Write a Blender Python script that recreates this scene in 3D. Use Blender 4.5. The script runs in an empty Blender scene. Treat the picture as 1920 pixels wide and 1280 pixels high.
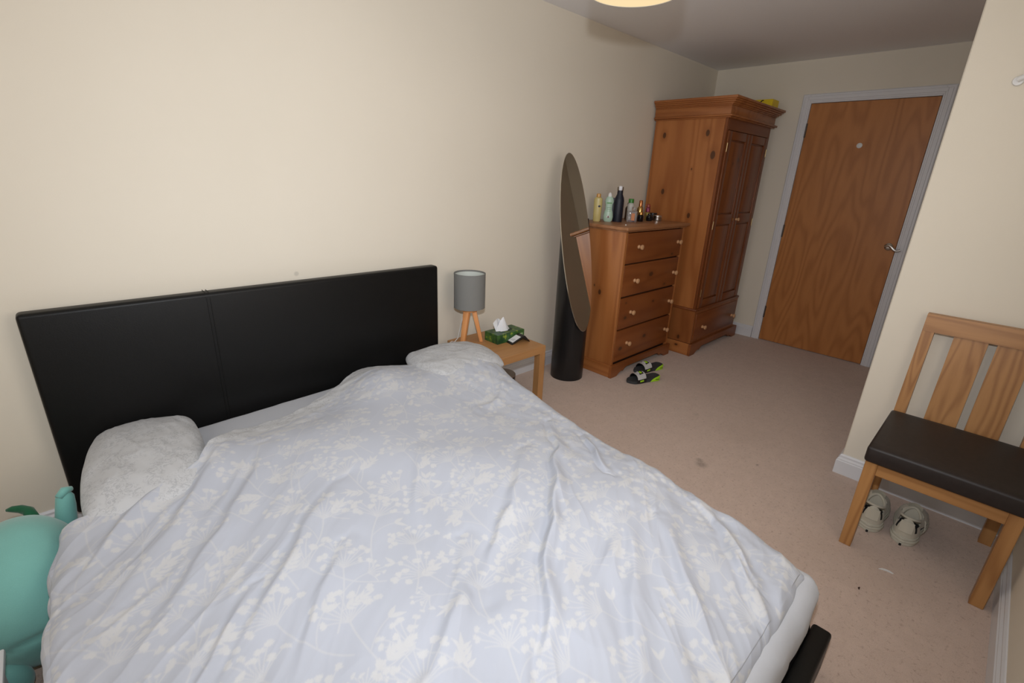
import bpy, bmesh, math, random
import numpy as np
from mathutils import Vector, Matrix
random.seed(7); RNG = np.random.default_rng(7)
SC = bpy.context.scene; COL = SC.collection
PI = math.pi

# ------------------------------------------------------------------ camera
YAW, PITCH, ROLL = map(math.radians, (-44.5605, -19.4866, 2.5163))
CAM = Vector((0.2107, -2.2250, 1.3661))
F = Vector((-math.sin(YAW)*math.cos(PITCH), math.cos(YAW)*math.cos(PITCH), math.sin(PITCH)))
Rv = Vector((math.cos(YAW), math.sin(YAW), 0)); Uv = Rv.cross(F)
R2 = Rv*math.cos(ROLL)+Uv*math.sin(ROLL); U2 = -Rv*math.sin(ROLL)+Uv*math.cos(ROLL)
cd = bpy.data.cameras.new('camera'); cam = bpy.data.objects.new('camera', cd); COL.objects.link(cam)
m = Matrix.Identity(4)
for i, v in enumerate((R2, U2, -F)):
    for k in range(3): m[k][i] = v[k]
m.translation = CAM; cam.matrix_world = m
cd.sensor_width = 36; cd.lens = 892.47/1920*36; cd.clip_start = 0.02
SC.camera = cam

# ------------------------------------------------------------------ world, light, exposure
vs = SC.view_settings
vs.view_transform = 'Standard'; vs.look = 'None'; vs.exposure = 0.0; vs.gamma = 1.0; vs.use_curve_mapping = False
w = bpy.data.worlds.new('world'); SC.world = w; w.use_nodes = True
w.node_tree.nodes['Background'].inputs[0].default_value = (0.62, 0.75, 1.0, 1)
w.node_tree.nodes['Background'].inputs[1].default_value = 0.6
def light(name, kind, loc, energy, color, **k):
    l = bpy.data.lights.new(name, kind); l.energy = energy; l.color = color
    for a, b in k.items(): setattr(l, a, b)
    o = bpy.data.objects.new(name, l); COL.objects.link(o); o.location = loc; return o
RY0 = -2.535
# daylight that comes in through the window in the left wall
win = light('daylight_fill', 'AREA', (-0.74, -1.35, 1.42), 8, (1.0, 0.90, 0.78), shape='RECTANGLE', size=1.25, size_y=1.25)
win.rotation_euler = (0, -PI/2, 0)
fill_right = light('daylight_fill', 'AREA', (1.30, RY0+.012, 1.50), 11, (1.0, 0.87, 0.72), shape='RECTANGLE', size=1.1, size_y=1.1)  # added fill light to brighten the right part of the room and hallway
fill_right.rotation_euler = (PI/2, 0, 0)
# the photographer's flash, just above the lens
fl = light('camera_flash', 'SPOT', CAM + U2*0.20 - F*0.03, 104, (0.88, 0.93, 1.0), shadow_soft_size=0.022, spot_size=math.radians(134), spot_blend=1.0)
fl.rotation_euler = m.to_euler()

# ------------------------------------------------------------------ node helpers
def new_mat(name):
    m = bpy.data.materials.new(name); m.use_nodes = True
    nt = m.node_tree; b = nt.nodes['Principled BSDF']; return m, nt, b
def mth(nt, op, a, b=None, c=None, clamp=False):
    n = nt.nodes.new('ShaderNodeMath'); n.operation = op; n.use_clamp = clamp
    for i, v in enumerate((a, b, c)):
        if v is None: continue
        if isinstance(v, (int, float)): n.inputs[i].default_value = v
        else: nt.links.new(v, n.inputs[i])
    return n.outputs[0]
def mixc(nt, f, a, b):
    n = nt.nodes.new('ShaderNodeMix'); n.data_type = 'RGBA'
    for i, v in ((0, f), (6, a), (7, b)):
        if isinstance(v, (int, float)): n.inputs[i].default_value = v
        elif isinstance(v, (tuple, list)): n.inputs[i].default_value = (*v[:3], 1)
        else: nt.links.new(v, n.inputs[i])
    return n.outputs[2]
def objco(nt, scale=(1, 1, 1)):
    t = nt.nodes.new('ShaderNodeTexCoord'); mp = nt.nodes.new('ShaderNodeMapping')
    mp.inputs['Scale'].default_value = scale; nt.links.new(t.outputs['Object'], mp.inputs[0]); return mp.outputs[0], t.outputs['Object']
def noise(nt, vec, scale, detail=2, rough=.5, dist=0):
    n = nt.nodes.new('ShaderNodeTexNoise'); n.inputs['Scale'].default_value = scale
    n.inputs['Detail'].default_value = detail; n.inputs['Roughness'].default_value = rough; n.inputs['Distortion'].default_value = dist
    if vec is not None: nt.links.new(vec, n.inputs['Vector'])
    return n.outputs['Fac']
def sstep(nt, v, a, b):
    n = nt.nodes.new('ShaderNodeMapRange'); n.interpolation_type = 'SMOOTHSTEP'
    n.inputs[1].default_value = a; n.inputs[2].default_value = b; nt.links.new(v, n.inputs[0]); return n.outputs[0]
def bump(nt, b, h, strength=.3, dist=.002):
    n = nt.nodes.new('ShaderNodeBump'); n.inputs['Strength'].default_value = strength; n.inputs['Distance'].default_value = dist
    nt.links.new(h, n.inputs['Height']); nt.links.new(n.outputs[0], b.inputs['Normal'])
def spot(nt, vec, p, r0, r1, sc=(1, 1, 1)):
    s = nt.nodes.new('ShaderNodeVectorMath'); s.operation = 'SUBTRACT'; nt.links.new(vec, s.inputs[0]); s.inputs[1].default_value = p
    k = nt.nodes.new('ShaderNodeVectorMath'); k.operation = 'MULTIPLY'; nt.links.new(s.outputs[0], k.inputs[0]); k.inputs[1].default_value = sc
    l = nt.nodes.new('ShaderNodeVectorMath'); l.operation = 'LENGTH'; nt.links.new(k.outputs[0], l.inputs[0])
    return mth(nt, 'SUBTRACT', 1.0, sstep(nt, l.outputs['Value'], r0, r1))
def setp(b, col=None, rough=.5, metal=0, spec=.5, **k):
    if col is not None: b.inputs['Base Color'].default_value = (*col, 1)
    b.inputs['Roughness'].default_value = rough; b.inputs['Metallic'].default_value = metal
    b.inputs['Specular IOR Level'].default_value = spec
    for a, v in k.items(): b.inputs[a.replace('_', ' ')].default_value = v
def plain(name, col, rough=.5, metal=0, spec=.5, var=.06, nscale=30, bumpk=0, **k):
    m, nt, b = new_mat(name); setp(b, col, rough, metal, spec, **k)
    v, _ = objco(nt); n = noise(nt, v, nscale, 3)
    dk = tuple(c*(1-var*2) for c in col); lt = tuple(min(1, c*(1+var)) for c in col)
    nt.links.new(mixc(nt, n, dk, lt), b.inputs['Base Color'])
    if bumpk: bump(nt, b, n, bumpk, .002)
    return m
def fabric(name, col, rough=.9, var=.08, weave=700, bk=.25, sheen=.15):
    m, nt, b = new_mat(name); setp(b, col, rough, 0, .2); b.inputs['Sheen Weight'].default_value = sheen
    v, _ = objco(nt); n = noise(nt, v, weave, 1); n2 = noise(nt, v, 14, 3)
    dk = tuple(c*(1-var) for c in col); lt = tuple(min(1, c*(1+var)) for c in col)
    nt.links.new(mixc(nt, mth(nt, 'ADD', mth(nt, 'MULTIPLY', n, .5), mth(nt, 'MULTIPLY', n2, .5)), dk, lt), b.inputs['Base Color'])
    bump(nt, b, n, bk, .001); return m
def wood(name, light_, dark, axis='z', scale=6.0, rings=9.0, contrast=.6, knots=(), rough=.45, spec=.4, streak=.35, kdark=(.075, .028, .010), seed=0.0, stretch=.09):
    m, nt, b = new_mat(name); setp(b, light_, rough, 0, spec)
    sc = [1, 1, 1]; ai = 'xyz'.index(axis); sc[ai] = stretch
    v, raw = objco(nt, sc)
    ad = nt.nodes.new('ShaderNodeVectorMath'); ad.operation = 'ADD'; nt.links.new(v, ad.inputs[0]); ad.inputs[1].default_value = (seed, seed*1.7, seed*.6); v = ad.outputs[0]
    n = noise(nt, v, scale, 1.5, .45)
    wv = mth(nt, 'SINE', mth(nt, 'MULTIPLY', n, rings*2*PI))
    wv = mth(nt, 'POWER', mth(nt, 'MULTIPLY_ADD', wv, .5, .5), 1.6)
    fine = noise(nt, v, 190, 2, .6); mid = noise(nt, v, 26, 2, .6)
    f = mth(nt, 'ADD', mth(nt, 'MULTIPLY', wv, contrast), mth(nt, 'MULTIPLY', fine, streak*.6), clamp=True)
    f = mth(nt, 'ADD', f, mth(nt, 'MULTIPLY_ADD', mid, streak*1.2, -streak*.6), clamp=True)
    c = mixc(nt, f, light_, dark)
    ks = [1, 1, 1]; ks[ai] = .62
    for (x, y, z, r) in knots:
        halo = spot(nt, raw, (x, y, z), r*.8, r*3.4, ks)
        c = mixc(nt, mth(nt, 'MULTIPLY', halo, .45), c, tuple(d*.8 for d in dark))
        c = mixc(nt, mth(nt, 'MULTIPLY', spot(nt, raw, (x, y, z), r*.75, r*1.15, ks), .92), c, kdark)
    nt.links.new(c, b.inputs['Base Color']); bump(nt, b, fine, .08, .001); return m

# ------------------------------------------------------------------ mesh helpers
class G:
    """collects geometry for ONE mesh"""
    def __init__(s): s.bm = bmesh.new(); s.uv = None
    def box(s, x0, x1, y0, y1, z0, z1, bev=0, seg=2, rot=None, mi=0):
        b = bmesh.new(); bmesh.ops.create_cube(b, size=1)
        bmesh.ops.scale(b, vec=(x1-x0, y1-y0, z1-z0), verts=b.verts)
        if bev: bmesh.ops.bevel(b, geom=list(b.edges), offset=bev, segments=seg, profile=.5, affect='EDGES')
        if rot is not None: bmesh.ops.transform(b, matrix=rot, verts=b.verts)
        bmesh.ops.translate(b, vec=((x0+x1)/2, (y0+y1)/2, (z0+z1)/2), verts=b.verts)
        return s.add(b, mi)
    def add(s, b, mi=0):
        for f in b.faces: f.material_index = mi; 
        me = bpy.data.meshes.new('t'); b.to_mesh(me); b.free(); s.bm.from_mesh(me); bpy.data.meshes.remove(me); return s
    def lathe(s, prof, c=(0, 0, 0), seg=24, mi=0, axis='z', sx=1, sy=1, M=None, cap=True):
        b = bmesh.new(); rings = []
        for (r, z) in prof:
            rings.append([b.verts.new((r*sx*math.cos(2*PI*i/seg), r*sy*math.sin(2*PI*i/seg), z)) for i in range(seg)])
        for a, c2 in zip(rings, rings[1:]):
            for i in range(seg): b.faces.new((a[i], a[(i+1) % seg], c2[(i+1) % seg], c2[i]))
        if cap:
            if prof[0][0] > 1e-5: b.faces.new(rings[0][::-1])
            if prof[-1][0] > 1e-5: b.faces.new(rings[-1])
        bmesh.ops.remove_doubles(b, verts=b.verts, dist=1e-6)
        if axis == 'y': bmesh.ops.transform(b, matrix=Matrix.Rotation(PI/2, 4, 'X'), verts=b.verts)   # +z -> -y
        if axis == 'x': bmesh.ops.transform(b, matrix=Matrix.Rotation(-PI/2, 4, 'Y'), verts=b.verts)  # +z -> -x
        if M is not None: bmesh.ops.transform(b, matrix=M, verts=b.verts)
        bmesh.ops.translate(b, vec=c, verts=b.verts); bmesh.ops.recalc_face_normals(b, faces=b.faces)
        return s.add(b, mi)
    def tube(s, pts, r, seg=10, mi=0, flat=1.0):
        pts = [Vector(p) for p in pts]; rs = r if isinstance(r, (list, tuple)) else [r]*len(pts)
        b = bmesh.new(); rings = []; up = Vector((0, 0, 1))
        d0 = (pts[1]-pts[0]).normalized()
        n = d0.cross(up) if abs(d0.dot(up)) < .95 else d0.cross(Vector((1, 0, 0)))
        n.normalize()
        for i, p in enumerate(pts):
            d = (pts[min(i+1, len(pts)-1)]-pts[max(i-1, 0)]).normalized()
            n = (n-d*n.dot(d)).normalized(); q = d.cross(n)
            rings.append([b.verts.new(p+(n*math.cos(2*PI*k/seg)+q*math.sin(2*PI*k/seg)*flat)*rs[i]) for k in range(seg)])
        for a, c in zip(rings, rings[1:]):
            for i in range(seg): b.faces.new((a[i], a[(i+1) % seg], c[(i+1) % seg], c[i]))
        b.faces.new(rings[0][::-1]); b.faces.new(rings[-1]); bmesh.ops.recalc_face_normals(b, faces=b.faces)
        return s.add(b, mi)
    def prism(s, poly, z0, z1, M=None, mi=0, bev=0):
        b = bmesh.new(); lo = [b.verts.new((x, y, z0)) for x, y in poly]; hi = [b.verts.new((x, y, z1)) for x, y in poly]
        n = len(poly); b.faces.new(lo[::-1]); b.faces.new(hi)
        for i in range(n): b.faces.new((lo[i], lo[(i+1) % n], hi[(i+1) % n], hi[i]))
        bmesh.ops.recalc_face_normals(b, faces=b.faces)
        if bev: bmesh.ops.bevel(b, geom=list(b.edges), offset=bev, segments=2, profile=.5, affect='EDGES')
        if M is not None: bmesh.ops.transform(b, matrix=M, verts=b.verts)
        return s.add(b, mi)
    def grid(s, P, mi=0, close_u=False):
        b = bmesh.new(); nu, nv = len(P), len(P[0]); V = [[b.verts.new(tuple(P[i][j])) for j in range(nv)] for i in range(nu)]
        for i in range(nu if close_u else nu-1):
            for j in range(nv-1): 
                i2 = (i+1) % nu
                b.faces.new((V[i][j], V[i2][j], V[i2][j+1], V[i][j+1]))
        bmesh.ops.remove_doubles(b, verts=b.verts, dist=1e-6)
        bmesh.ops.recalc_face_normals(b, faces=b.faces)
        return s.add(b, mi)
    def ball(s, c, rx, ry=None, rz=None, seg=24, M=None, mi=0):
        b = bmesh.new(); bmesh.ops.create_uvsphere(b, u_segments=seg, v_segments=max(8, seg*2//3), radius=1)
        bmesh.ops.scale(b, vec=(rx, ry or rx, rz or rx), verts=b.verts)
        if M is not None: bmesh.ops.transform(b, matrix=M, verts=b.verts)
        bmesh.ops.translate(b, vec=c, verts=b.verts); return s.add(b, mi)
def setmats(o, mat):
    for mm in (mat if isinstance(mat, (list, tuple)) else [mat]): o.data.materials.append(mm)
def link_obj(name, me, parent):
    o = bpy.data.objects.new(name, me); COL.objects.link(o)
    if parent is not None: o.parent = parent
    return o
def world_loc(o):
    v = Vector((0, 0, 0))
    while o is not None: v += o.location; o = o.parent
    return v
def part(name, g, mat, parent=None, local=False, smooth=True, label=None, ang=.6):
    me = bpy.data.meshes.new(name)
    if parent is not None and not local: bmesh.ops.translate(g.bm, vec=-world_loc(parent), verts=g.bm.verts)
    g.bm.to_mesh(me); g.bm.free()
    o = link_obj(name, me, parent); setmats(o, mat)
    if smooth:
        me.polygons.foreach_set('use_smooth', [True]*len(me.polygons)); me.set_sharp_from_angle(angle=ang)
    if label: o['label'] = label
    return o
def thing(name, label, cat, loc, rotz=0, group=None):
    o = bpy.data.objects.new(name, None); COL.objects.link(o); o.location = loc; o.rotation_euler = (0, 0, rotz); o.empty_display_size = .05
    o['label'] = label; o['category'] = cat
    if group: o['group'] = group
    return o
def solo(name, g, mat, label, cat, base, group=None, local=False, rotz=0, **k):
    """a thing that is one mesh, origin at its base"""
    if not local: bmesh.ops.translate(g.bm, vec=-Vector(base), verts=g.bm.verts)
    o = part(name, g, mat, None, True, **k); o.location = base; o.rotation_euler = (0, 0, rotz); o['label'] = label; o['category'] = cat
    if group: o['group'] = group
    return o
def struct(name, g, mat, **k):
    o = part(name, g, mat, None, True, **k); o['kind'] = 'structure'; return o

# ------------------------------------------------------------------ dimensions
DX, H, PX, PY, RY, LX = 4.830, 2.299, 2.8825, -1.917, -2.535, -0.75
DL, DR, DH = -0.817, -1.625, 1.985

# ------------------------------------------------------------------ setting materials
def wall_material():
    m, nt, b = new_mat('cream_wall_paint'); setp(b, None, .75, 0, .25)
    v, raw = objco(nt); n = noise(nt, v, 2.2, 3); f = noise(nt, v, 260, 2)
    c = mixc(nt, n, (.745, .685, .575), (.79, .73, .62))
    c = mixc(nt, mth(nt, 'MULTIPLY', spot(nt, raw, (1.001, 0, .891), .006, .014), .35), c, (.33, .31, .27))
    nt.links.new(c, b.inputs['Base Color']); bump(nt, b, f, .10, .0015); return m
M_WALL = wall_material()
M_CEIL = plain('white_ceiling_paint', (.87, .87, .88), .8, spec=.2, var=.02, nscale=120, bumpk=.05)
M_GLOSS = plain('white_gloss_trim', (.72, .72, .74), .32, spec=.45, var=.02, nscale=8)
def carpet_material():
    m, nt, b = new_mat('beige_carpet'); setp(b, None, .97, 0, .08); b.inputs['Sheen Weight'].default_value = .25
    v, raw = objco(nt); n1 = noise(nt, v, 330, 2, .7); n2 = noise(nt, v, 16, 5, .75); n3 = noise(nt, v, 70, 3, .7); n4 = noise(nt, v, 1.7, 3)
    c = mixc(nt, n2, (.44, .32, .258), (.68, .52, .43))
    c = mixc(nt, mth(nt, 'MULTIPLY', sstep(nt, n1, .35, .72), .7), c, (.66, .52, .44))
    c = mixc(nt, mth(nt, 'MULTIPLY', sstep(nt, n3, .54, .74), .75), c, (.36, .25, .195))
    c = mixc(nt, mth(nt, 'MULTIPLY', sstep(nt, n4, .5, .75), .25), c, (.42, .31, .235))
    for (x, y, r, k) in ((2.398, -1.425, .030, .55), (2.43, -1.40, .018, .5), (2.9, -1.15, .02, .2), (2.62, -1.62, .008, .6)):
        c = mixc(nt, mth(nt, 'MULTIPLY', mth(nt, 'MULTIPLY', spot(nt, raw, (x, y, 0), r*.2, r*1.5), k), mth(nt, 'MULTIPLY_ADD', n3, 1.2, .2)), c, (.09, .07, .05))
    nt.links.new(c, b.inputs['Base Color'])
    bump(nt, b, mth(nt, 'ADD', n1, mth(nt, 'MULTIPLY', n3, .5)), .45, .004); return m
M_CARPET = carpet_material()

# ------------------------------------------------------------------ setting
g = G(); g.box(LX-.1, DX+.1, RY-.1, .1, -.1, 0); struct('floor', g, M_CARPET, smooth=False)
g = G(); g.box(LX-.1, DX+.1, RY-.1, .1, H, H+.1); struct('ceiling', g, M_CEIL, smooth=False)
g = G(); g.box(LX-.1, DX+.1, 0, .1, 0, H); struct('wall_back', g, M_WALL, smooth=False)
# left wall with a window opening
wy0, wy1, wz0, wz1 = -2.0, -.70, .80, 2.05
g = G(); g.box(LX-.1, LX, RY, wy0, 0, H); g.box(LX-.1, LX, wy1, 0, 0, H); g.box(LX-.1, LX, wy0, wy1, 0, wz0); g.box(LX-.1, LX, wy0, wy1, wz1, H)
struct('wall_left', g, M_WALL, smooth=False)
g = G(); t = .05
g.box(LX-.08, LX-.03, wy0, wy0+t, wz0, wz1); g.box(LX-.08, LX-.03, wy1-t, wy1, wz0, wz1); g.box(LX-.08, LX-.03, wy0+t, wy1-t, wz0, wz0+t)
g.box(LX-.08, LX-.03, wy0+t, wy1-t, wz1-t, wz1); g.box(LX-.08, LX-.03, (wy0+wy1)/2-.03, (wy0+wy1)/2+.03, wz0+t, wz1-t)
wf = struct('window_1', g, M_GLOSS, smooth=False)
mg, nt, b = new_mat('window_glass'); setp(b, (.9, .95, 1), .02, 0, .5); b.inputs['Transmission Weight'].default_value = 1; b.inputs['IOR'].default_value = 1.1
for a, c in ((wy0+t, (wy0+wy1)/2-.03), ((wy0+wy1)/2+.03, wy1-t)):
    g = G(); g.box(LX-.058, LX-.052, a, c, wz0+t, wz1-t); part('pane', g, mg, wf, smooth=False)
g = G(); g.box(LX-.03, LX+.12, wy0-.04, wy1+.04, wz0-.03, wz0, .006); struct('trim_1', g, M_GLOSS)
# right wall, door wall (with the opening), partition
vx0, vx1, vz0, vz1 = .72, 1.88, .92, 2.08
g = G(); g.box(LX-.1, vx0, RY-.1, RY, 0, H); g.box(vx1, DX+.1, RY-.1, RY, 0, H); g.box(vx0, vx1, RY-.1, RY, 0, vz0); g.box(vx0, vx1, RY-.1, RY, vz1, H); struct('wall_right', g, M_WALL, smooth=False)
g = G(); t = .05
g.box(vx0, vx0+t, RY-.08, RY-.03, vz0, vz1); g.box(vx1-t, vx1, RY-.08, RY-.03, vz0, vz1); g.box(vx0+t, vx1-t, RY-.08, RY-.03, vz0, vz0+t); g.box(vx0+t, vx1-t, RY-.08, RY-.03, vz1-t, vz1); g.box((vx0+vx1)/2-.03, (vx0+vx1)/2+.03, RY-.08, RY-.03, vz0+t, vz1-t)
wf2 = struct('added_window', g, M_GLOSS, smooth=False)  # unseen window added around the fill light, with its opening and sill
for a, c in ((vx0+t, (vx0+vx1)/2-.03), ((vx0+vx1)/2+.03, vx1-t)): part('pane', G().box(a, c, RY-.058, RY-.052, vz0+t, vz1-t), mg, wf2, smooth=False)
struct('trim_2', G().box(vx0-.04, vx1+.04, RY-.03, RY+.10, vz0-.03, vz0, .006), M_GLOSS)
g = G(); g.box(DX, DX+.1, DL, 0, 0, H); g.box(DX, DX+.1, RY, DR, 0, H); g.box(DX, DX+.1, DR, DL, DH, H); struct('wall_front', g, M_WALL, smooth=False)
g = G(); g.box(PX, DX, RY, PY, 0, H, .004, 1); struct('wall_partition', g, M_WALL, smooth=False)
# skirting boards
SKP = [(0, 0), (.018, 0), (.018, .070), (.015, .074), (.015, .080), (.009, .088), (.009, .097), (.004, .105), (0, .105)]
def skirting(name, p0, p1, nrm, m0=0, m1=0):
    """profile run from p0 to p1, growing along nrm; m0/m1 = mitre direction at the ends"""
    d = (Vector(p1)-Vector(p0)); d.normalize(); nv = Vector(nrm)
    g = G(); b = bmesh.new(); A = []; B = []
    for (u, z) in SKP:
        A.append(b.verts.new(Vector(p0)+nv*u+d*(u*m0)+Vector((0, 0, z)))); B.append(b.verts.new(Vector(p1)+nv*u+d*(u*m1)+Vector((0, 0, z))))
    n = len(SKP); b.faces.new(A); b.faces.new(B[::-1])
    for i in range(n): b.faces.new((A[i], B[i], B[(i+1) % n], A[(i+1) % n]))
    bmesh.ops.recalc_face_normals(b, faces=b.faces); g.add(b); struct(name, g, M_GLOSS, smooth=False)
skirting('baseboard_back', (LX, 0, 0), (DX, 0, 0), (0, -1, 0), 1, -1)
skirting('baseboard_left', (LX, RY, 0), (LX, 0, 0), (1, 0, 0), 1, -1)
skirting('baseboard_right', (LX, RY, 0), (PX, RY, 0), (0, 1, 0), 1, -1)
skirting('baseboard_partition', (PX, RY, 0), (PX, PY, 0), (-1, 0, 0), 1, 1)
skirting('baseboard_corridor', (PX, PY, 0), (DX, PY, 0), (0, 1, 0), -1, -1)
skirting('baseboard_front', (DX, 0, 0), (DX, DL+.068, 0), (-1, 0, 0), 1, 0)

# door: slab + lining + architrave + hinges + lever
M_DOOR = wood('oak_veneer_door', (.50, .205, .062), (.30, .105, .028), 'z', 5.0, 10, .42, (), .38, .35, .36, seed=3.1, stretch=.16)
M_STEEL = plain('brushed_steel', (.55, .52, .48), .28, 1, var=.05, nscale=60)
M_WHITE = plain('white_plastic', (.75, .75, .74), .4, var=.02)
dr = bpy.data.objects.new('door_1', None); COL.objects.link(dr); dr.location = (DX, DL, 0); dr['kind'] = 'structure'
g = G(); g.box(DX-.006, DX+.036, DR+.003, DL-.003, .006, DH-.003, .002, 1); part('door_leaf', g, M_DOOR, dr, ang=.5)
def archi(x1, y0, y1, z0, z1, inner):   # stepped architrave strip lying on x = x1
    pass
fr = G()
for (w0, w1, th) in ((0, .066, .012), (.010, .062, .016), (.022, .048, .020)):
    a0, a1 = w0, w1
    fr.box(DX-th, DX+.0005, DL+a0, DL+a1, 0, DH+a1, .002, 1)
    fr.box(DX-th, DX+.0005, DR-a1, DR-a0, 0, DH+a1, .002, 1)
    fr.box(DX-th, DX+.0005, DR-a0, DL+a0, DH+a0, DH+a1, .002, 1)
part('door_frame', fr, M_GLOSS, dr, ang=.5)
M_HINGE = plain('dark_hinge_steel', (.16, .145, .13), .45, .8)
for z in (1.786, .991, .266):
    hg = G(); hg.box(DX-.010, DX-.002, DL-.010, DL+.004, z-.052, z+.052, .001, 1)
    hg.tube([(DX-.012, DL-.004, z-.052), (DX-.012, DL-.004, z+.052)], .006, 10)
    part('hinge', hg, M_HINGE, dr)
hy, hz = -1.578, .955
g = G(); g.lathe([(.0, 0), (.027, 0), (.027, .006), (.022, .010), (.012, .011), (.010, .034), (.0, .035)], (DX-.006, hy, hz), 24, axis='x')
hd = part('door_handle', g, M_STEEL, dr)
g = G(); pts = []
for i in range(15):
    tt = i/14; pts.append((DX-.046-.006*math.sin(tt*PI), hy+.020-.100*tt, hz+.004+.012*math.sin(tt*2*PI)-.018*tt))
g.tube(pts, [.008+.003*math.sin(i/14*PI) for i in range(15)], 10); part('lever', g, M_STEEL, hd)
g = G(); g.lathe([(0, 0), (.019, 0), (.019, .003), (.014, .006), (0, .007)], (DX-.006, -1.217, 1.671), 20, axis='x')
part('door_disc', g, M_WHITE, dr, label='small round white disc high on the door')

# ------------------------------------------------------------------ bed
M_LEATHER = plain('black_leather', (.006, .006, .006), .42, spec=.24, var=.2, nscale=220, bumpk=.12)
M_SHEET = fabric('pale_grey_sheet', (.50, .515, .55), .85, .04, 500, .12)
bed = thing('bed_frame', 'black faux leather bed frame with a plain padded headboard against the cream wall', 'bed', (.9, -1.15, 0))
g = G(); g.box(.085, 1.722, -.092, -.030, .10, .872, .014, 4); part('headboard', g, M_LEATHER, bed)
sm = G()
for dxx in (-.006, .006):
    sm.tube([(.622+dxx, -.034, .8735), (.622+dxx, -.078, .8735), (.622+dxx, -.0885, .866), (.622+dxx, -.0925, .85), (.622+dxx, -.0925, .30)], .0014, 6)
part('seam', sm, M_LEATHER, bed)
g = G(); g.box(.125, .165, -2.116, -.092, .03, .15, .012, 3); part('side_rail', g, M_LEATHER, bed)
g = G(); g.box(1.575, 1.615, -2.116, -.092, .03, .15, .012, 3); part('side_rail', g, M_LEATHER, bed)
g = G(); g.box(.105, 1.618, -2.168, -2.117, .012, .155, .010, 3); part('footboard', g, M_LEATHER, bed)
g = G(); g.box(.165, 1.575, -2.116, -.092, .085, .115); part('bed_base', g, M_LEATHER, bed, smooth=False)
for (x, y) in ((.14, -2.09), (1.60, -2.09), (.14, -.12), (1.60, -.12), (.87, -1.1)):
    g = G(); g.lathe([(.02, 0), (.024, .03), (.024, .086)], (x, y, 0), 16); part('leg', g, M_LEATHER, bed)

# numpy value noise
def lat(seed): return np.random.default_rng(seed).random((256, 256))*2-1
_L = {}
def vn(x, y, seed=0):
    if seed not in _L: _L[seed] = lat(seed)
    L = _L[seed]; xi = np.floor(x).astype(int); yi = np.floor(y).astype(int); fx = x-xi; fy = y-yi
    fx = fx*fx*fx*(fx*(fx*6-15)+10); fy = fy*fy*fy*(fy*(fy*6-15)+10)
    a = L[xi % 256, yi % 256]; b = L[(xi+1) % 256, yi % 256]; c = L[xi % 256, (yi+1) % 256]; d = L[(xi+1) % 256, (yi+1) % 256]
    return (a*(1-fx)+b*fx)*(1-fy)+(c*(1-fx)+d*fx)*fy
def fbm(x, y, seed=0, o=3):
    s = 0; a = 1
    for k in range(o): s = s+a*vn(x*2**k, y*2**k, seed+k*13); a *= .5
    return s
def gridmesh(name, X, Y, Z, mat, parent=None, loc=None, attr=None, **k):
    nu, nv = X.shape; me = bpy.data.meshes.new(name); me.vertices.add(nu*nv)
    co = np.stack([X, Y, Z], -1).reshape(-1, 3).astype(np.float32)
    if loc is not None: co = co-np.array(loc, np.float32)
    me.vertices.foreach_set('co', co.ravel())
    idx = np.arange(nu*nv).reshape(nu, nv); q = np.stack([idx[:-1, :-1], idx[1:, :-1], idx[1:, 1:], idx[:-1, 1:]], -1).reshape(-1, 4)
    n = len(q); me.loops.add(n*4); me.polygons.add(n)
    me.loops.foreach_set('vertex_index', q.ravel().astype(np.int32)); me.polygons.foreach_set('loop_start', (np.arange(n)*4).astype(np.int32))
    me.polygons.foreach_set('use_smooth', np.ones(n, bool)); me.update(calc_edges=True)
    for an, av in (attr or {}).items():
        at = me.attributes.new(an, 'FLOAT', 'POINT'); at.data.foreach_set('value', av.astype(np.float32).ravel())
    o = link_obj(name, me, parent); setmats(o, mat)
    if loc is not None and parent is None: o.location = loc
    return o

# mattress under its fitted sheet: closed rounded slab
def slab(x0, x1, y0, y1, z0, z1, r, n=110, wr=.0):
    """closed lofted slab as a grid: rows wrap top->side->bottom"""
    rows = []
    prof = [(0.0, z1)]  # distance in from edge, z
    K = 8
    prof = [(1.0, z1)]+[(r*(1-math.sin(a)), z1-r*(1-math.cos(a))) for a in np.linspace(0, PI/2, K)]+[(0, (z0+z1)/2)]+[(r*(1-math.cos(a)), z0+r*(1-math.sin(a))) for a in np.linspace(0, PI/2, K)]+[(1.0, z0)]
    cr = .05; per = []
    for cx, cy, a0 in ((x1-cr, y1-cr, 0), (x0+cr, y1-cr, PI/2), (x0+cr, y0+cr, PI), (x1-cr, y0+cr, 3*PI/2)):
        for a in np.linspace(a0, a0+PI/2, 8): per.append((cx+cr*math.cos(a), cy+cr*math.sin(a), math.cos(a), math.sin(a)))
    out = []; m_ = len(per)
    for i in range(m_):   # subdivide straight runs
        p, q = per[i], per[(i+1) % m_]; L = math.hypot(q[0]-p[0], q[1]-p[1]); k = max(1, int(L/.02))
        for j in range(k): t = j/k; out.append(tuple(p[e]*(1-t)+q[e]*t for e in range(4)))
    cx, cy = (x0+x1)/2, (y0+y1)/2; P = []
    for (x, y, nx, ny) in out:
        row = []
        for (d, z) in prof:
            if d == 1.0: 
                row.append((cx, cy, z)) if False else row.append((x+(cx-x)*.35, y+(cy-y)*.35, z))
            else: row.append((x-nx*d, y-ny*d, z))
        P.append([(cx, cy, z1)]+row+[(cx, cy, z0)])
    return P
P = slab(.135, 1.600, -2.114, -.098, .125, .338, .06)
P2 = []
for row in P:
    r2 = []
    for (x, y, z) in row:
        k = .0035*float(fbm(np.array(x*7+y*2), np.array(z*9+y*3), 5)) if z < .335 else .0
        zz = z+(.03*max(0, (x-.5))/1.1 if (z > .25 and y > -.6) else 0)*min(1, (y+.6)/.3)
        r2.append((x+k, y-abs(k)*2, zz))
    P2.append(r2)
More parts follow.
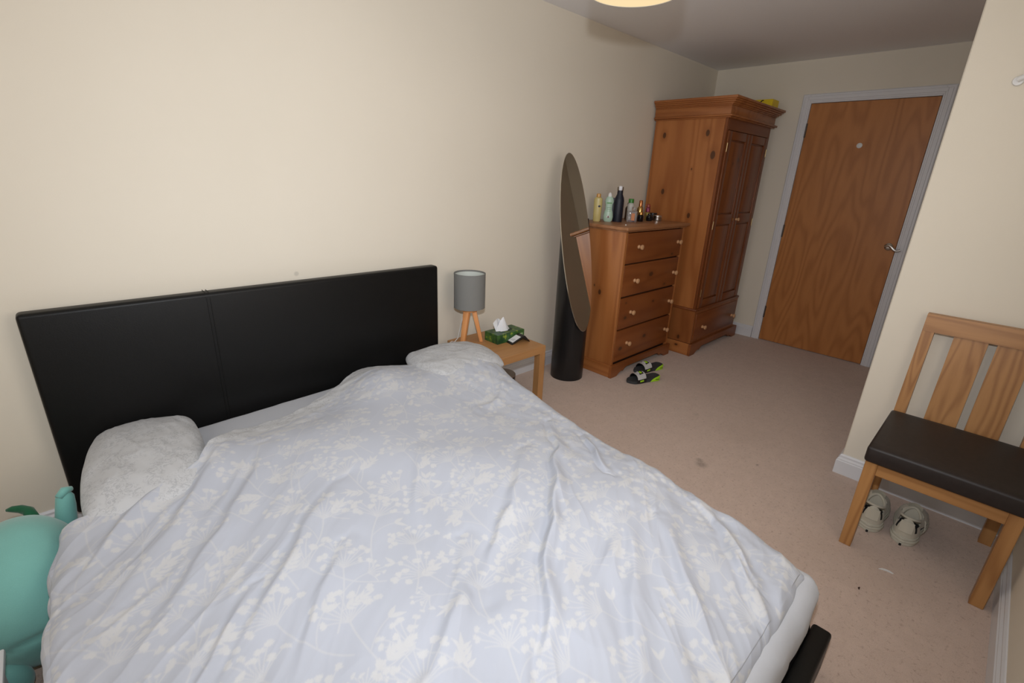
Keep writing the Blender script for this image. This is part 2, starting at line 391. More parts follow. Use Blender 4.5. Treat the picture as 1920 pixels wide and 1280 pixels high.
g = G(); g.grid(P2, close_u=True)
mat_ = solo('mattress', g, M_SHEET, 'thick mattress in a pale grey fitted sheet under the patterned duvet', 'mattress', (.87, -1.12, .125), ang=1.5)

# ------------------------------------------------------------------ printed cotton: the flat print is an attribute, blue grey ground and white plants
def print_material(name, ground, white, rev, revdark):
    m, nt, b = new_mat(name); setp(b, None, .82, 0, .2); b.inputs['Sheen Weight'].default_value = .1
    a = nt.nodes.new('ShaderNodeAttribute'); a.attribute_name = 'print'; r = nt.nodes.new('ShaderNodeAttribute'); r.attribute_name = 'reverse'
    v, raw = objco(nt); n = noise(nt, v, 900, 1); n2 = noise(nt, v, 5, 3)
    c = mixc(nt, a.outputs['Fac'], mixc(nt, n2, tuple(x*.97 for x in ground), tuple(x*1.03 for x in ground)), white)
    # reverse side: fine grey scribbled foliage on near white
    f1 = noise(nt, v, 50, 3, .6, 1.2); f2 = noise(nt, v, 21, 2)
    ln = sstep(nt, mth(nt, 'ABSOLUTE', mth(nt, 'SUBTRACT', f1, .5)), .045, .012)
    ln = mth(nt, 'SUBTRACT', 1.0, sstep(nt, mth(nt, 'ABSOLUTE', mth(nt, 'SUBTRACT', f1, .5)), .012, .05))
    ln = mth(nt, 'MULTIPLY', ln, sstep(nt, f2, .36, .52))
    rc = mixc(nt, mth(nt, 'MULTIPLY', ln, .7), rev, revdark)
    c = mixc(nt, r.outputs['Fac'], c, rc)
    nt.links.new(c, b.inputs['Base Color']); bump(nt, b, n, .12, .0006); return m
M_PRINT = print_material('printed_cotton', (.446, .470, .530), (.540, .545, .555), (.515, .525, .54), (.36, .37, .39))

RES = .0024
AX0, AX1, AY0, AY1 = -.14, 1.86, -2.20, -.10   # parameter space of the duvet (flat cloth coordinates)
na, nb = int((AX1-AX0)/RES), int((AY1-AY0)/RES)
A = np.linspace(AX0, AX1, na)[:, None]*np.ones((1, nb)); B_ = np.ones((na, 1))*np.linspace(AY0, AY1, nb)[None, :]
PR = np.zeros((na, nb), np.float32)
def stamp_seg(p, q, r0, r1, val):
    x0, x1 = min(p[0], q[0])-r0-.004, max(p[0], q[0])+r0+.004; y0, y1 = min(p[1], q[1])-r0-.004, max(p[1], q[1])+r0+.004
    i0, i1 = max(0, int((x0-AX0)/RES)), min(na, int((x1-AX0)/RES)+2); j0, j1 = max(0, int((y0-AY0)/RES)), min(nb, int((y1-AY0)/RES)+2)
    if i1 <= i0 or j1 <= j0: return
    X = A[i0:i1, j0:j1]; Y = B_[i0:i1, j0:j1]; dx, dy = q[0]-p[0], q[1]-p[1]; L2 = dx*dx+dy*dy+1e-12
    t = np.clip(((X-p[0])*dx+(Y-p[1])*dy)/L2, 0, 1); d = np.hypot(X-p[0]-dx*t, Y-p[1]-dy*t); r = r0+(r1-r0)*t
    v = np.clip((r-d)/RES+.5, 0, 1)*val; PR[i0:i1, j0:j1] = np.maximum(PR[i0:i1, j0:j1], v)
def stamp_blob(cx, cy, rx, ry, ang, val):
    R = max(rx, ry)*1.4; i0, i1 = max(0, int((cx-R-AX0)/RES)), min(na, int((cx+R-AX0)/RES)+2); j0, j1 = max(0, int((cy-R-AY0)/RES)), min(nb, int((cy+R-AY0)/RES)+2)
    if i1 <= i0 or j1 <= j0: return
    X = A[i0:i1, j0:j1]-cx; Y = B_[i0:i1, j0:j1]-cy; c, s = math.cos(ang), math.sin(ang); u = X*c+Y*s; v_ = -X*s+Y*c
    th = np.arctan2(v_, u); rr = np.hypot(u/rx, v_/ry); ph = random.random()*6
    edge = 1+.13*np.sin(th*5+ph)+.09*np.sin(th*9+ph*2)
    v = np.clip((edge-rr)*min(rx, ry)/RES+.5, 0, 1)*val
    v = v*(1-.16*np.clip(np.sin((X+Y*.3)*1500)*np.sin((Y-X*.4)*1700), 0, 1))
    PR[i0:i1, j0:j1] = np.maximum(PR[i0:i1, j0:j1], v)
def curve(p, ang, L, bend, n=8):
    pts = [p]; x, y = p
    for i in range(n): x += L/n*math.cos(ang); y += L/n*math.sin(ang); ang += bend/n; pts.append((x, y))
    return pts, ang
def leaf(p, ang, L, wd, val=.9):
    n = 7; pts, _ = curve(p, ang, L, random.uniform(-.3, .3), n)
    for i in range(n):
        a_, b_ = math.sin(PI*(i/n)**.8), math.sin(PI*((i+1)/n)**.8); stamp_seg(pts[i], pts[i+1], max(.0012, wd*a_), max(.0012, wd*b_), val)
def leafspray(p, ang, s):
    pts, _ = curve(p, ang, .045*s, random.uniform(-.5, .5), 4)
    for a_, b_ in zip(pts, pts[1:]): stamp_seg(a_, b_, .0015, .0015, .75)
    for k in range(1, 5):
        for sd in (-1, 1): leaf(pts[k], ang+sd*random.uniform(.45, .8), .026*s*random.uniform(.8, 1.2), .0045*s)
    leaf(pts[-1], ang, .034*s, .005*s)
def sprig(x, y, ang, s):
    # stem below the umbel
    pts, a2 = curve((x, y), ang+PI+random.uniform(-.2, .2), .19*s, random.uniform(-.9, .9), 10)
    for a_, b_ in zip(pts, pts[1:]): stamp_seg(a_, b_, .0019, .0019, .62)
    if random.random() < .8: leafspray(pts[7], ang+random.choice((-1, 1))*random.uniform(.9, 1.5), s*1.1)
    k = random.choice((4, 5, 6)); sd = random.choice((-1, 1))
    p2, a3 = curve(pts[k], ang+sd*.5, .08*s, sd*.7, 5)
    for a_, b_ in zip(p2, p2[1:]): stamp_seg(a_, b_, .0014, .0014, .55)
    if random.random() < .5:
        leaf(p2[-1], a3+.5, .03*s, .006*s); leaf(p2[-1], a3-.5, .036*s, .006*s)
    else: umbel(p2[-1], a3, s*.55)
    umbel((x, y), ang, s)
def umbel(p, ang, s):
    n = 11 if s > .7 else 7
    for i in range(n):
        f = i/(n-1)*2-1; a = ang+f*1.35+random.uniform(-.06, .06); L = .086*s*(random.uniform(.62, .78) if i % 3 == 1 else random.uniform(.92, 1.14))*(1-.10*abs(f))
        pts, _ = curve(p, ang+f*1.0, L, f*.55, 5)
        for a_, b_ in zip(pts, pts[1:]): stamp_seg(a_, b_, .0013, .0013, .72)
        ex, ey = pts[-1]
        if random.random() < .93:
            for k in range(random.choice((3, 4, 5))):
                stamp_blob(ex+random.gauss(0, .0038*s), ey+random.gauss(0, .0034*s), .0070*s*random.uniform(.8, 1.2), .0058*s*random.uniform(.8, 1.2), a+PI/2, random.uniform(.85, 1))
row = 0; yy = AY0+.02
while yy < AY1+.1:
    xx = AX0+(.0 if row % 2 else .11)
    while xx < AX1+.1:
        sprig(xx+random.uniform(-.03, .03), yy+random.uniform(-.03, .03), PI/2+random.uniform(-.75, .75), random.uniform(.85, 1.12)); xx += random.uniform(.165, .205)
    row += 1; yy += .122

# duvet surface
def sm(t): t = np.clip(t, 0, 1); return t*t*(3-2*t)
yk = [-2.2, -2.06, -1.87, -1.6, -1.3, -1.0, -.8, -.6, -.45, -.3, -.1]
xr_ = [1.555, 1.562, 1.615, 1.625, 1.660, 1.690, 1.715, 1.755, 1.785, 1.79, 1.78]
xl_ = [.035, .035, .028, .024, .026, .026, .032, .070, .105, .12, .12]
XR = np.interp(B_, yk, xr_); XL = np.interp(B_, yk, xl_)
def drape(d, R):
    """flat distance past the rounding start -> (horizontal, drop)"""
    ar = np.clip(d/R, 0, PI/2); h = np.where(d > 0, R*np.sin(ar), d); dr = np.where(d > 0, R*(1-np.cos(ar)), 0)+np.clip(d-R*PI/2, 0, None); return h, dr
R_ = .055
hr, dropr = drape(A-(XR-R_), R_); hl, dropl = drape((XL+R_)-A, R_)
Xp = np.where(A > .8, XR-R_+hr, XL+R_-hl)
hf, dropf = drape((-2.035)-B_, .045); Yp = np.where(B_ < -1.0, -2.035-hf, B_)
drop = np.maximum(dropr, dropl)
# top height: padded quilt
Z = .405+.018*fbm(A*2.3+3, B_*2.3, 21, 2)
Z += .022*np.exp(-((A-.85)/.55)**4-((B_+1.15)/.75)**4)
def bumpz(cx, cy, rx, ry, h, p=2): return h*np.exp(-(np.abs((A-cx)/rx)**p+np.abs((B_-cy)/ry)**p))
Z += bumpz(.34, -.42, .20, .17, .055)+bumpz(1.20, -.36, .15, .15, .045)+bumpz(1.62, -.52, .20, .20, .055)+bumpz(1.62, -.34, .14, .10, .03)+bumpz(.9, -.62, .5, .2, .020)
Z += bumpz(.46, -.60, .13, .15, .012)+bumpz(1.62, -.60, .30, .30, .02)-bumpz(.62, -.40, .14, .14, .012)
# quilt follows the bed down at the foot
Z -= .035*sm((-1.55-B_)/.5)
# folds: all run diagonally, d = along, e = across
dv = np.array([-.77, -.64]); dv /= np.linalg.norm(dv); ev = np.array([-dv[1], dv[0]])
wx = A+.05*fbm(A*3.1, B_*3.1, 31, 2); wy = B_+.05*fbm(A*3.1+9, B_*3.1, 32, 2)
al = wx*dv[0]+wy*dv[1]; ac = wx*ev[0]+wy*ev[1]
def ridge(x, y, seed): return (1-np.abs(fbm(x, y, seed, 2))*1.3)
wr1 = ridge(al*1.5, ac*8.5, 41); wr2 = ridge(al*2.6+5, ac*17, 43); wr3 = fbm(al*5, ac*38, 47, 2)
zone = .28+.95*sm((.9-A)/.9)*sm((-.35-B_)/.5)+1.0*sm((-1.15-B_+.35*(A-1.2))/.6)*sm((A-.35)/.6)
zone = zone*(1-.62*np.exp(-((A-.95)/.34)**2-((B_+.85)/.34)**2))
Z += zone*(.0082*(wr1-.6)+.0040*(wr2-.6)+.0008*wr3)
FOLDS = [  # (points in cloth coordinates, height, width)
 ([(1.56, -1.10), (1.42, -1.27), (1.26, -1.40), (1.11, -1.52), (.98, -1.61), (.88, -1.70), (.76, -1.80)], .022, .015),
 ([(1.58, -1.26), (1.49, -1.38), (1.43, -1.47)], .018, .012),
 ([(1.30, -1.20), (1.17, -1.33), (1.05, -1.40), (.93, -1.47), (.80, -1.54)], .013, .022),
 ([(1.28, -1.66), (1.10, -1.80), (.93, -1.93), (.80, -2.02)], .012, .022),
 ([(1.38, -1.72), (1.22, -1.86), (1.08, -2.00)], .014, .018),
 ([(.86, -1.40), (.74, -1.55), (.60, -1.66), (.47, -1.72)], .012, .022),
 ([(.50, -.55), (.38, -.72), (.26, -.88), (.14, -1.04)], .016, .026),
 ([(.62, -.62), (.47, -.84), (.33, -1.01), (.18, -1.20)], .014, .024),
 ([(.42, -.52), (.28, -.66), (.16, -.80), (.08, -.90)], .013, .018),
 ([(.72, -.98), (.56, -1.10), (.44, -1.24), (.30, -1.38), (.20, -1.46)], .014, .024),
 ([(.40, -1.20), (.28, -1.34), (.15, -1.46)], .012, .016),
 ([(1.02, -.95), (.90, -1.12), (.80, -1.26)], .008, .022),
 ([(.62, -1.22), (.50, -1.36), (.38, -1.50)], .010, .018),
 ([(1.50, -1.84), (1.38, -1.94), (1.26, -2.04)], .016, .018),
 ([(1.56, -1.75), (1.47, -1.88), (1.36, -2.00)], .012, .014),
 ([(1.70, -.70), (1.55, -.80), (1.42, -.84)], .010, .02),
]
AF = A+.014*fbm(A*6, B_*6, 131, 2); BF = B_+.014*fbm(A*6+4, B_*6, 133, 2)
for pts, h, wd in FOLDS:
    best = np.full(A.shape, 9.0); tt = np.zeros(A.shape); n = len(pts)-1
    for i in range(n):
        p, q = pts[i], pts[i+1]; dx, dy = q[0]-p[0], q[1]-p[1]; t = np.clip(((AF-p[0])*dx+(BF-p[1])*dy)/(dx*dx+dy*dy), 0, 1)
        sx, sy = AF-p[0]-dx*t, BF-p[1]-dy*t; dd = np.hypot(sx, sy)*(1.12+.33*np.tanh((sx*dy-sy*dx)/math.hypot(dx, dy)/(.35*wd)))
        mk = dd < best; best = np.where(mk, dd, best); tt = np.where(mk, (i+t)/n, tt)
    Z += h*.95*np.exp(-(best/wd)**2)*np.sin(PI*tt)**.8
    Z -= h*.22*np.exp(-((best-2.1*wd)/wd)**2)
# crinkles near the right edge and the head edge
Z += .002*fbm(A*26, B_*16, 61, 2)*sm((A-1.25)/.3)+.002*fbm(A*20, B_*30, 63, 2)*sm((B_+.62)/.25)
# head edge of the cloth
EK = np.array([-.14, .05, .12, .225, .335, .42, .47, .57, .73, .85, 1.04, 1.14, 1.22, 1.33, 1.44, 1.56, 1.68, 1.78, 1.86])
EY = np.array([-.64, -.64, -.635, -.635, -.645, -.585, -.50, -.400, -.375, -.34, -.27, -.20, -.195, -.27, -.33, -.37, -.44, -.56, -.62])
HE = np.interp(A, EK, EY)+.006*vn(A*22, A*0, 71)
over = np.clip(B_-HE, 0, None)          # cloth beyond the head edge gets tucked back under itself
Yp = np.where(B_ > HE, HE+.010*np.sin(np.clip(over/.018, 0, PI/2)), Yp)
tuck = np.where(over > 0, np.clip(over, 0, .022)*1.15, 0)
# side hang lengths
Z_top = Z.copy()
hangmax = np.interp(B_, [-2.2, -1.9, -1.5, -.6, -.1], [.065, .085, .17, .19, .12])
Zp = Z-np.minimum(drop, hangmax+.0)-np.minimum(dropf, .055)-tuck
# side bulge wrinkles
Xp += np.where(dropr > .02, .006*fbm(B_*14, A*3, 81, 2), 0)+np.where(dropl > .02, .007*fbm(B_*12, A*3, 83, 2), 0)
Yp = Yp+np.where(dropf > .01, .006*fbm(A*12, B_*3, 85, 2), 0)
RV = sm((B_-(np.interp(A, [-.14, .12, .335, .47, .62, .85, 1.1, 1.3, 1.5, 1.7, 1.86], [-.1, -.1, -.60, -.52, -.50, -.43, -.33, -.27, -.43, -.60, -.72])+.01*vn(A*18, B_*18, 91)))/.012)
keep = (over < .04) & (dropr < hangmax+.004) & (dropl < hangmax+.004) & (dropf < .058)
# trim the cloth grid to rows that are in use
DUV_LOC = (.85, -1.1, .34)
du = gridmesh('duvet', Xp, Yp, Zp, M_PRINT, None, DUV_LOC, dict(print=PR, reverse=RV))
du['label'] = 'rumpled pale blue grey duvet printed with white cow parsley'; du['category'] = 'duvet'
bm = bmesh.new(); bm.from_mesh(du.data)
kill = np.where(~keep.ravel())[0]
bm.verts.ensure_lookup_table(); bmesh.ops.delete(bm, geom=[bm.verts[i] for i in kill], context='VERTS'); bm.to_mesh(du.data); bm.free()

def pillow(name, c, hx, hy, top, bot, rz, seed, label):
    n = 130; u = np.linspace(-1, 1, n)[:, None]*np.ones((1, n)); v = np.ones((n, 1))*np.linspace(-1, 1, n)[None, :]
    e = np.clip((1-np.abs(u)**3.0), 0, 1)**.5*np.clip((1-np.abs(v)**3.0), 0, 1)**.5
    pin = 1-.06*(np.abs(v)**2)*(1-np.abs(u)); x = u*hx*np.sqrt(1-.28*v**2*np.abs(u)**1.5); y = v*hy*np.sqrt(1-.28*u**2*np.abs(v)**1.5)
    zc = (top+bot)/2
    wr = .005*fbm(u*2+seed, v*2, 101+seed, 2)+.003*(1-np.abs(fbm(u*4+v*2+seed, v*3, 105+seed, 2)))
    zt = zc+(top-zc)*e+wr*np.clip(e*3, 0, 1); zb = zc-(zc-bot)*e
    cz, sz = math.cos(rz), math.sin(rz); Xw = c[0]+x*cz-y*sz; Yw = c[1]+x*sz+y*cz
    # closed: top grid and bottom grid joined
    X2 = np.concatenate([Xw, Xw[::-1]], 0); Y2 = np.concatenate([Yw, Yw[::-1]], 0); Z2 = np.concatenate([zt, zb[::-1]], 0)
    o = gridmesh(name, X2, Y2, Z2, M_PRINT, None, (c[0], c[1], bot), dict(print=np.zeros_like(X2), reverse=np.ones_like(X2)))
    o['label'] = label; o['category'] = 'pillow'; return o
pillow('pillow', (.302, -.405), .168, .305, .454, .338, -.12, 0, 'pillow in a white case with fine grey leaf print, at the left of the headboard')
pillow('pillow', (1.60, -.40), .225, .20, .500, .375, -.10, 3, 'pillow in a white case with fine grey leaf print, lapping over the bedside table')

# ------------------------------------------------------------------ bedside table and what stands on it
M_OAK = wood('light_oak_laminate', (.48, .245, .095), (.33, .155, .055), 'x', 9, 7, .25, (), .45, .35, .35, seed=1.3)
M_OAKV = wood('light_oak_laminate_upright', (.48, .245, .095), (.33, .155, .055), 'z', 9, 7, .25, (), .45, .35, .35, seed=2.3)
nx0, nx1, ny0, ny1, nh = 1.795, 2.200, -.490, -.072, .42
ns = thing('bedside_table', 'small square light oak bedside table beside the bed', 'table', ((nx0+nx1)/2, (ny0+ny1)/2, 0))
g = G(); g.box(nx0, nx1, ny0, ny1, nh-.045, nh, .0015, 1); part('table_top', g, M_OAK, ns)
for x in (nx0, nx1-.045):
    for y in (ny0, ny1-.045): g = G(); g.box(x, x+.045, y, y+.045, 0, nh-.045, .0015, 1); part('leg', g, M_OAKV, ns)
# lamp
M_LAMPLEG = wood('orange_beech', (.72, .33, .125), (.55, .22, .08), 'z', 16, 4, .25, (), .4, .35, .25, seed=5)
M_SHADE = fabric('grey_linen_shade', (.205, .205, .195), .9, .10, 900, .3, .05)
M_SHADEIN = plain('pale_shade_lining', (.62, .66, .62), .6, var=.02)
lx, ly = 1.888, -.160
lp = thing('table_lamp', 'small table lamp with grey drum shade on three orange wooden legs', 'lamp', (lx, ly, nh))
g = G(); sr, s0, s1 = .089, .628, .826
g.lathe([(sr, s0), (sr, s1), (sr-.0015, s1+.0005), (sr-.003, s1)], (lx, ly, 0), 48, cap=False)
g.lathe([(sr-.003, s1), (sr-.003, s0), (sr-.0015, s0-.0005), (sr, s0)], (lx, ly, 0), 48, mi=1, cap=False)
sh = part('lamp_shade', g, [M_SHADE, M_SHADEIN], lp)
g = G(); g.lathe([(sr+.0008, s1-.008), (sr+.0008, s1+.0008), (sr-.004, s1+.0008), (sr-.004, s1-.008)], (lx, ly, 0), 48, cap=False); part('shade_rim', g, M_SHADE, sh)
g = G(); g.lathe([(0, .607), (.046, .607), (.048, .612), (.048, .625), (0, .625)], (lx, ly, 0), 28); part('leg_mount', g, M_LAMPLEG, lp)
g = G(); g.lathe([(.012, .625), (.016, .63), (.016, .67), (.012, .675), (.022, .70), (.028, .725), (.022, .75), (0, .762)], (lx, ly, 0), 20); part('bulb', g, M_WHITE, lp)
fdir = math.atan2(CAM.y-ly, CAM.x-lx)
for k, a in enumerate((fdir+PI/2, fdir-PI/6, fdir-PI*5/6)):
    d = Vector((math.cos(a), math.sin(a), 0)); s_ = Vector((-d.y, d.x, 0)); top = Vector((lx, ly, .612))+d*.026; bot = Vector((lx, ly, nh))+d*.072
    b = bmesh.new(); vs_ = []
    for (c, wd, th) in ((bot, .0125, .010), (top, .0175, .014)):
        for (i, j) in ((-1, -1), (1, -1), (1, 1), (-1, 1)): vs_.append(b.verts.new(c+s_*wd*i+d*th*j))
    for f_ in ((3, 2, 1, 0), (4, 5, 6, 7), (0, 1, 5, 4), (1, 2, 6, 5), (2, 3, 7, 6), (3, 0, 4, 7)): b.faces.new([vs_[i] for i in f_])
    bmesh.ops.recalc_face_normals(b, faces=b.faces)
    bmesh.ops.bevel(b, geom=list(b.edges), offset=.0025, segments=2, profile=.5, affect='EDGES')
    g = G(); g.add(b); part('leg', g, M_LAMPLEG, lp)
g = G(); g.tube([(lx-.005, ly+.03, .61), (lx-.02, ly+.05, .52), (lx-.05, ly+.04, nh+.02), (lx-.085, ly+.03, nh+.0035), (nx0+.006, ly+.05, nh+.0035), (nx0-.008, ly+.06, nh-.01), (nx0-.012, ly+.10, .25), (nx0-.01, -.05, .12)], .0022, 8)
part('cable', g, M_WHITE, lp)
# tissue box
def leafbox_material():
    m, nt, b = new_mat('green_leaf_card'); setp(b, None, .4, 0, .4)
    v, _ = objco(nt); n = noise(nt, v, 16, 3, .6, .8); n2 = noise(nt, v, 34, 3)
    c = mixc(nt, sstep(nt, n, .35, .62), (.012, .055, .02), (.05, .13, .03)); c = mixc(nt, sstep(nt, n2, .55, .7), c, (.28, .36, .03))
    nt.links.new(c, b.inputs['Base Color']); return m
M_TBOX = leafbox_material(); M_TISSUE = plain('white_tissue', (.80, .81, .84), .9, var=.02)
tb = thing('tissue_box', 'green leaf patterned tissue box with a white tissue standing up', 'tissue box', (2.085, -.255, nh), 0)
g = G(); bx0, bx1, by0, by1, bh = 1.978, 2.196, -.312, -.196, .055
g.box(bx0, bx1, by0, by1, nh, nh+bh, .0015, 1); part('carton', g, M_TBOX, tb)
g = G(); g.lathe([(0, 0), (.030, 0), (.032, .0012), (0, .0012)], (2.087, -.254, nh+bh), 28, sx=1.75, sy=.9); part('slot', g, plain('dark_slot', (.03, .05, .03), .7), tb)
P = []; npt = 26
for i in range(npt):
    a = 2*PI*i/npt; fr_ = 1+.22*math.sin(a*3)+.12*math.sin(a*5+1)
    rowp = []
    for t in np.linspace(0, 1, 8):
        rr = (1-t)**.8; rowp.append((2.075+.045*rr*math.cos(a)*fr_-.004*t, -.254+.017*rr*math.sin(a)*fr_, nh+bh+.001+.085*t+(.02*math.cos(a*1+2.6)*t*(1-t)*2)))
    P.append(rowp)
g = G(); g.grid(P, close_u=True); part('tissue', g, M_TISSUE, tb, ang=.9)
P = []
for t in np.linspace(0, 1, 7):
    P.append([(2.048+.02*s+.012*t*s-.008*t, -.240+.004*math.sin(s*4)+.004*t, nh+bh+.002+.075*t*(1-.35*s*s)) for s in np.linspace(-1, 1, 9)])
g = G(); g.grid(P); part('tissue', g, M_TISSUE, tb)
g = G(); g.box(2.160, 2.182, by0-.0008, by0, nh+.022, nh+.036); part('emblem', g, plain('pale_green_ink', (.35, .5, .25), .5), tb, smooth=False)
# black tent shaped gadget
M_BLKPL = plain('black_plastic', (.012, .012, .013), .3, var=.1)
gd = thing('folded_gadget', 'black folded tent shaped gadget with a white label, on the bedside table', 'gadget', (2.115, -.345, nh), math.radians(-8))
g = G(); ry = lambda a: Matrix.Rotation(a, 4, 'Y')
g.prism([(-.070, 0), (-.062, 0), (.010, .030), (.058, 0), (.066, 0), (.026, .042), (.016, .043), (-.070, .006)], -.031, .031, Matrix.Rotation(PI/2, 4, 'X'), bev=.0015); part('case', g, M_BLKPL, gd, local=True)
sl = math.atan2(.037, .086)
g = G(); g.box(-.032, .032, -.024, .024, -.0004, .0006, rot=None); bmesh.ops.rotate(g.bm, cent=(0, 0, 0), matrix=Matrix.Rotation(-sl, 3, 'Y'), verts=g.bm.verts); bmesh.ops.translate(g.bm, vec=(-.030, 0, .0242), verts=g.bm.verts)
lb = part('label_sticker', g, plain('white_paper', (.75, .76, .78), .6, var=.02), gd, local=True, smooth=False)
for k in range(3):
    g = G(); g.box(-.0008, .0008, -.016, .014-.006*k, -.0002, .0004); bmesh.ops.rotate(g.bm, cent=(0, 0, 0), matrix=Matrix.Rotation(-sl, 3, 'Y'), verts=g.bm.verts); xx = -.045+.006*k
    bmesh.ops.translate(g.bm, vec=(xx, 0, .0242+(xx+.030)*math.tan(sl)+.0008), verts=g.bm.verts); part('printed_line', g, plain('grey_ink%d' % k, (.2, .2, .25), .6), gd, local=True, smooth=False)
g = G(); g.ball((.022, .012, .0435), .0035, seg=10); part('stud', g, M_STEEL, gd, local=True)
# small bin under the table
M_BRONZE = plain('worn_pewter', (.30, .25, .215), .42, .7, var=.15, nscale=40); M_DARKM = plain('dark_metal', (.03, .028, .025), .4, .8)
bn = thing('waste_bin', 'small round metal bin with a flat lid, under the bedside table', 'bin', (2.02, -.325, 0))
cx, cy = 2.02, -.325
g = G(); g.lathe([(.062, 0), (.066, .004), (.069, .215), (.067, .215), (.063, .01), (0, .01)], (cx, cy, 0), 32); part('drum', g, M_DARKM, bn)
g = G(); g.lathe([(.070, .226), (.074, .226), (.074, .232), (.070, .236), (0, .238)], (cx, cy, 0), 40); part('lid', g, M_BRONZE, bn)
for k in range(3):
    a = fdir+.9*(k-1)*1.2+.5; g = G(); g.tube([(cx+.0715*math.cos(a), cy+.0715*math.sin(a), .004), (cx+.0715*math.cos(a), cy+.0715*math.sin(a), .228)], .003, 8); part('upright_wire', g, M_BRONZE, bn)
g = G(); g.lathe([(.0715, .195), (.0745, .195), (.0745, .2), (.0715, .2)], (cx, cy, 0), 40, cap=False); part('hoop', g, M_STEEL, bn)

# ------------------------------------------------------------------ column mirror
M_GLOSSBLK = plain('gloss_black', (.010, .010, .011), .28, spec=.5, var=.1, nscale=6)
mm_, nt, b = new_mat('mirror_glass'); setp(b, (.80, .78, .72), .015, 1)
nt.links.new(mixc(nt, noise(nt, objco(nt)[0], 3), (.74, .72, .66), (.78, .76, .70)), b.inputs['Base Color'])
mr = thing('column_mirror', 'tall black column with a slanted oval mirror on its front', 'mirror', (2.742, -.236, 0))
mc = Vector((2.700, -.262, .935)); top_ = Vector((2.680, -.155, 1.500)); axl = (top_-mc).normalized()
az = math.radians(270); nh_ = Vector((math.cos(az), math.sin(az), 0)); nrm = (nh_-axl*nh_.dot(axl)).normalized(); side = axl.cross(nrm).normalized()
Mm = Matrix.Identity(4)
for i, v in enumerate((side, axl, nrm)):
    for k in range(3): Mm[k][i] = v[k]
Mm.translation = mc
SA, SB = .143, .575
g = G(); rr = .115; b = bmesh.new(); bmesh.ops.create_cone(b, cap_ends=True, segments=56, radius1=rr, radius2=rr, depth=1.10)
bmesh.ops.translate(b, vec=(2.735, -.238, .55), verts=b.verts)
geo = list(b.verts)+list(b.edges)+list(b.faces)
res = bmesh.ops.bisect_plane(b, geom=geo, plane_co=mc-nrm*.006, plane_no=nrm, clear_outer=True)
ed = [e for e in res['geom_cut'] if isinstance(e, bmesh.types.BMEdge)]
bmesh.ops.edgeloop_fill(b, edges=ed) if ed else None
g.add(b); part('column', g, M_GLOSSBLK, mr, ang=.7)
g = G(); b = bmesh.new(); N = 96; lo = [b.verts.new((SA*math.cos(2*PI*i/N), SB*math.sin(2*PI*i/N), -.006)) for i in range(N)]; hi = [b.verts.new((SA*math.cos(2*PI*i/N), SB*math.sin(2*PI*i/N), -.0005)) for i in range(N)]
hi2 = [b.verts.new(((SA-.002)*math.cos(2*PI*i/N), (SB-.002)*math.sin(2*PI*i/N), 0)) for i in range(N)]
b.faces.new(lo[::-1]); b.faces.new(hi2)
for r0, r1 in ((lo, hi), (hi, hi2)):
    for i in range(N): b.faces.new((r0[i], r0[(i+1) % N], r1[(i+1) % N], r1[i]))
for i, f_ in enumerate(b.faces): f_.material_index = 0
bmesh.ops.recalc_face_normals(b, faces=b.faces); bmesh.ops.transform(b, matrix=Mm, verts=b.verts); g.add(b)
part('mirror_glass', g, mm_, mr, smooth=False, label='oval mirror glass')

# ------------------------------------------------------------------ pine furniture
PL, PD = (.44, .168, .050), (.29, .090, .022)
def pine(name, axis='z', knots=(), seed=0.0, l=PL, d=PD, contrast=.58): return wood(name, l, d, axis, 5.5, 6, contrast, knots, .36, .42, .35, seed=seed)
def rel(base, ks): return [(x-base[0], y-base[1], z-base[2], r) for x, y, z, r in ks]
M_KNOB = wood('pale_pine_knob', (.62, .36, .19), (.5, .26, .12), 'y', 20, 3, .3, (), .35, .4, .2)
KNOBP = [(0, 0), (.013, 0), (.0135, .006), (.009, .012), (.0095, .016), (.0165, .024), (.018, .029), (.0165, .034), (.010, .037), (0, .038)]
def knob(x, y, z, parent, s=1.0):
    g = G(); g.lathe([(r*s, q*s) for r, q in KNOBP], (x, y, z), 20, axis='y'); return part('knob', g, M_KNOB, parent)
def scallop(x0, x1, y0, y1, z1, foot=.12, cut=.045):
    """plinth board whose lower edge is cut in a bracket-foot curve; outline in x,z extruded along y"""
    pts = [(x0, 0), (x0+foot*.62, 0)]
    L = x1-x0
    for t in np.linspace(0, 1, 9): pts.append((x0+foot*.62+foot*.55*t, cut*.62*math.sin(t*PI/2)))
    pts.append((x0+foot*1.25, cut*.45))
    for t in np.linspace(0, 1, 7): pts.append((x0+foot*1.25+.05*t, cut*(.45+.55*math.sin(t*PI/2))))
    m2 = [(x0+x1-x, z) for x, z in pts][::-1]
    out = pts+m2+[(x1, z1-.008), (x1-.004, z1), (x0+.004, z1), (x0, z1-.008)]
    g = G(); g.prism(out, -y1, -y0, Matrix.Rotation(PI/2, 4, 'X')); return g
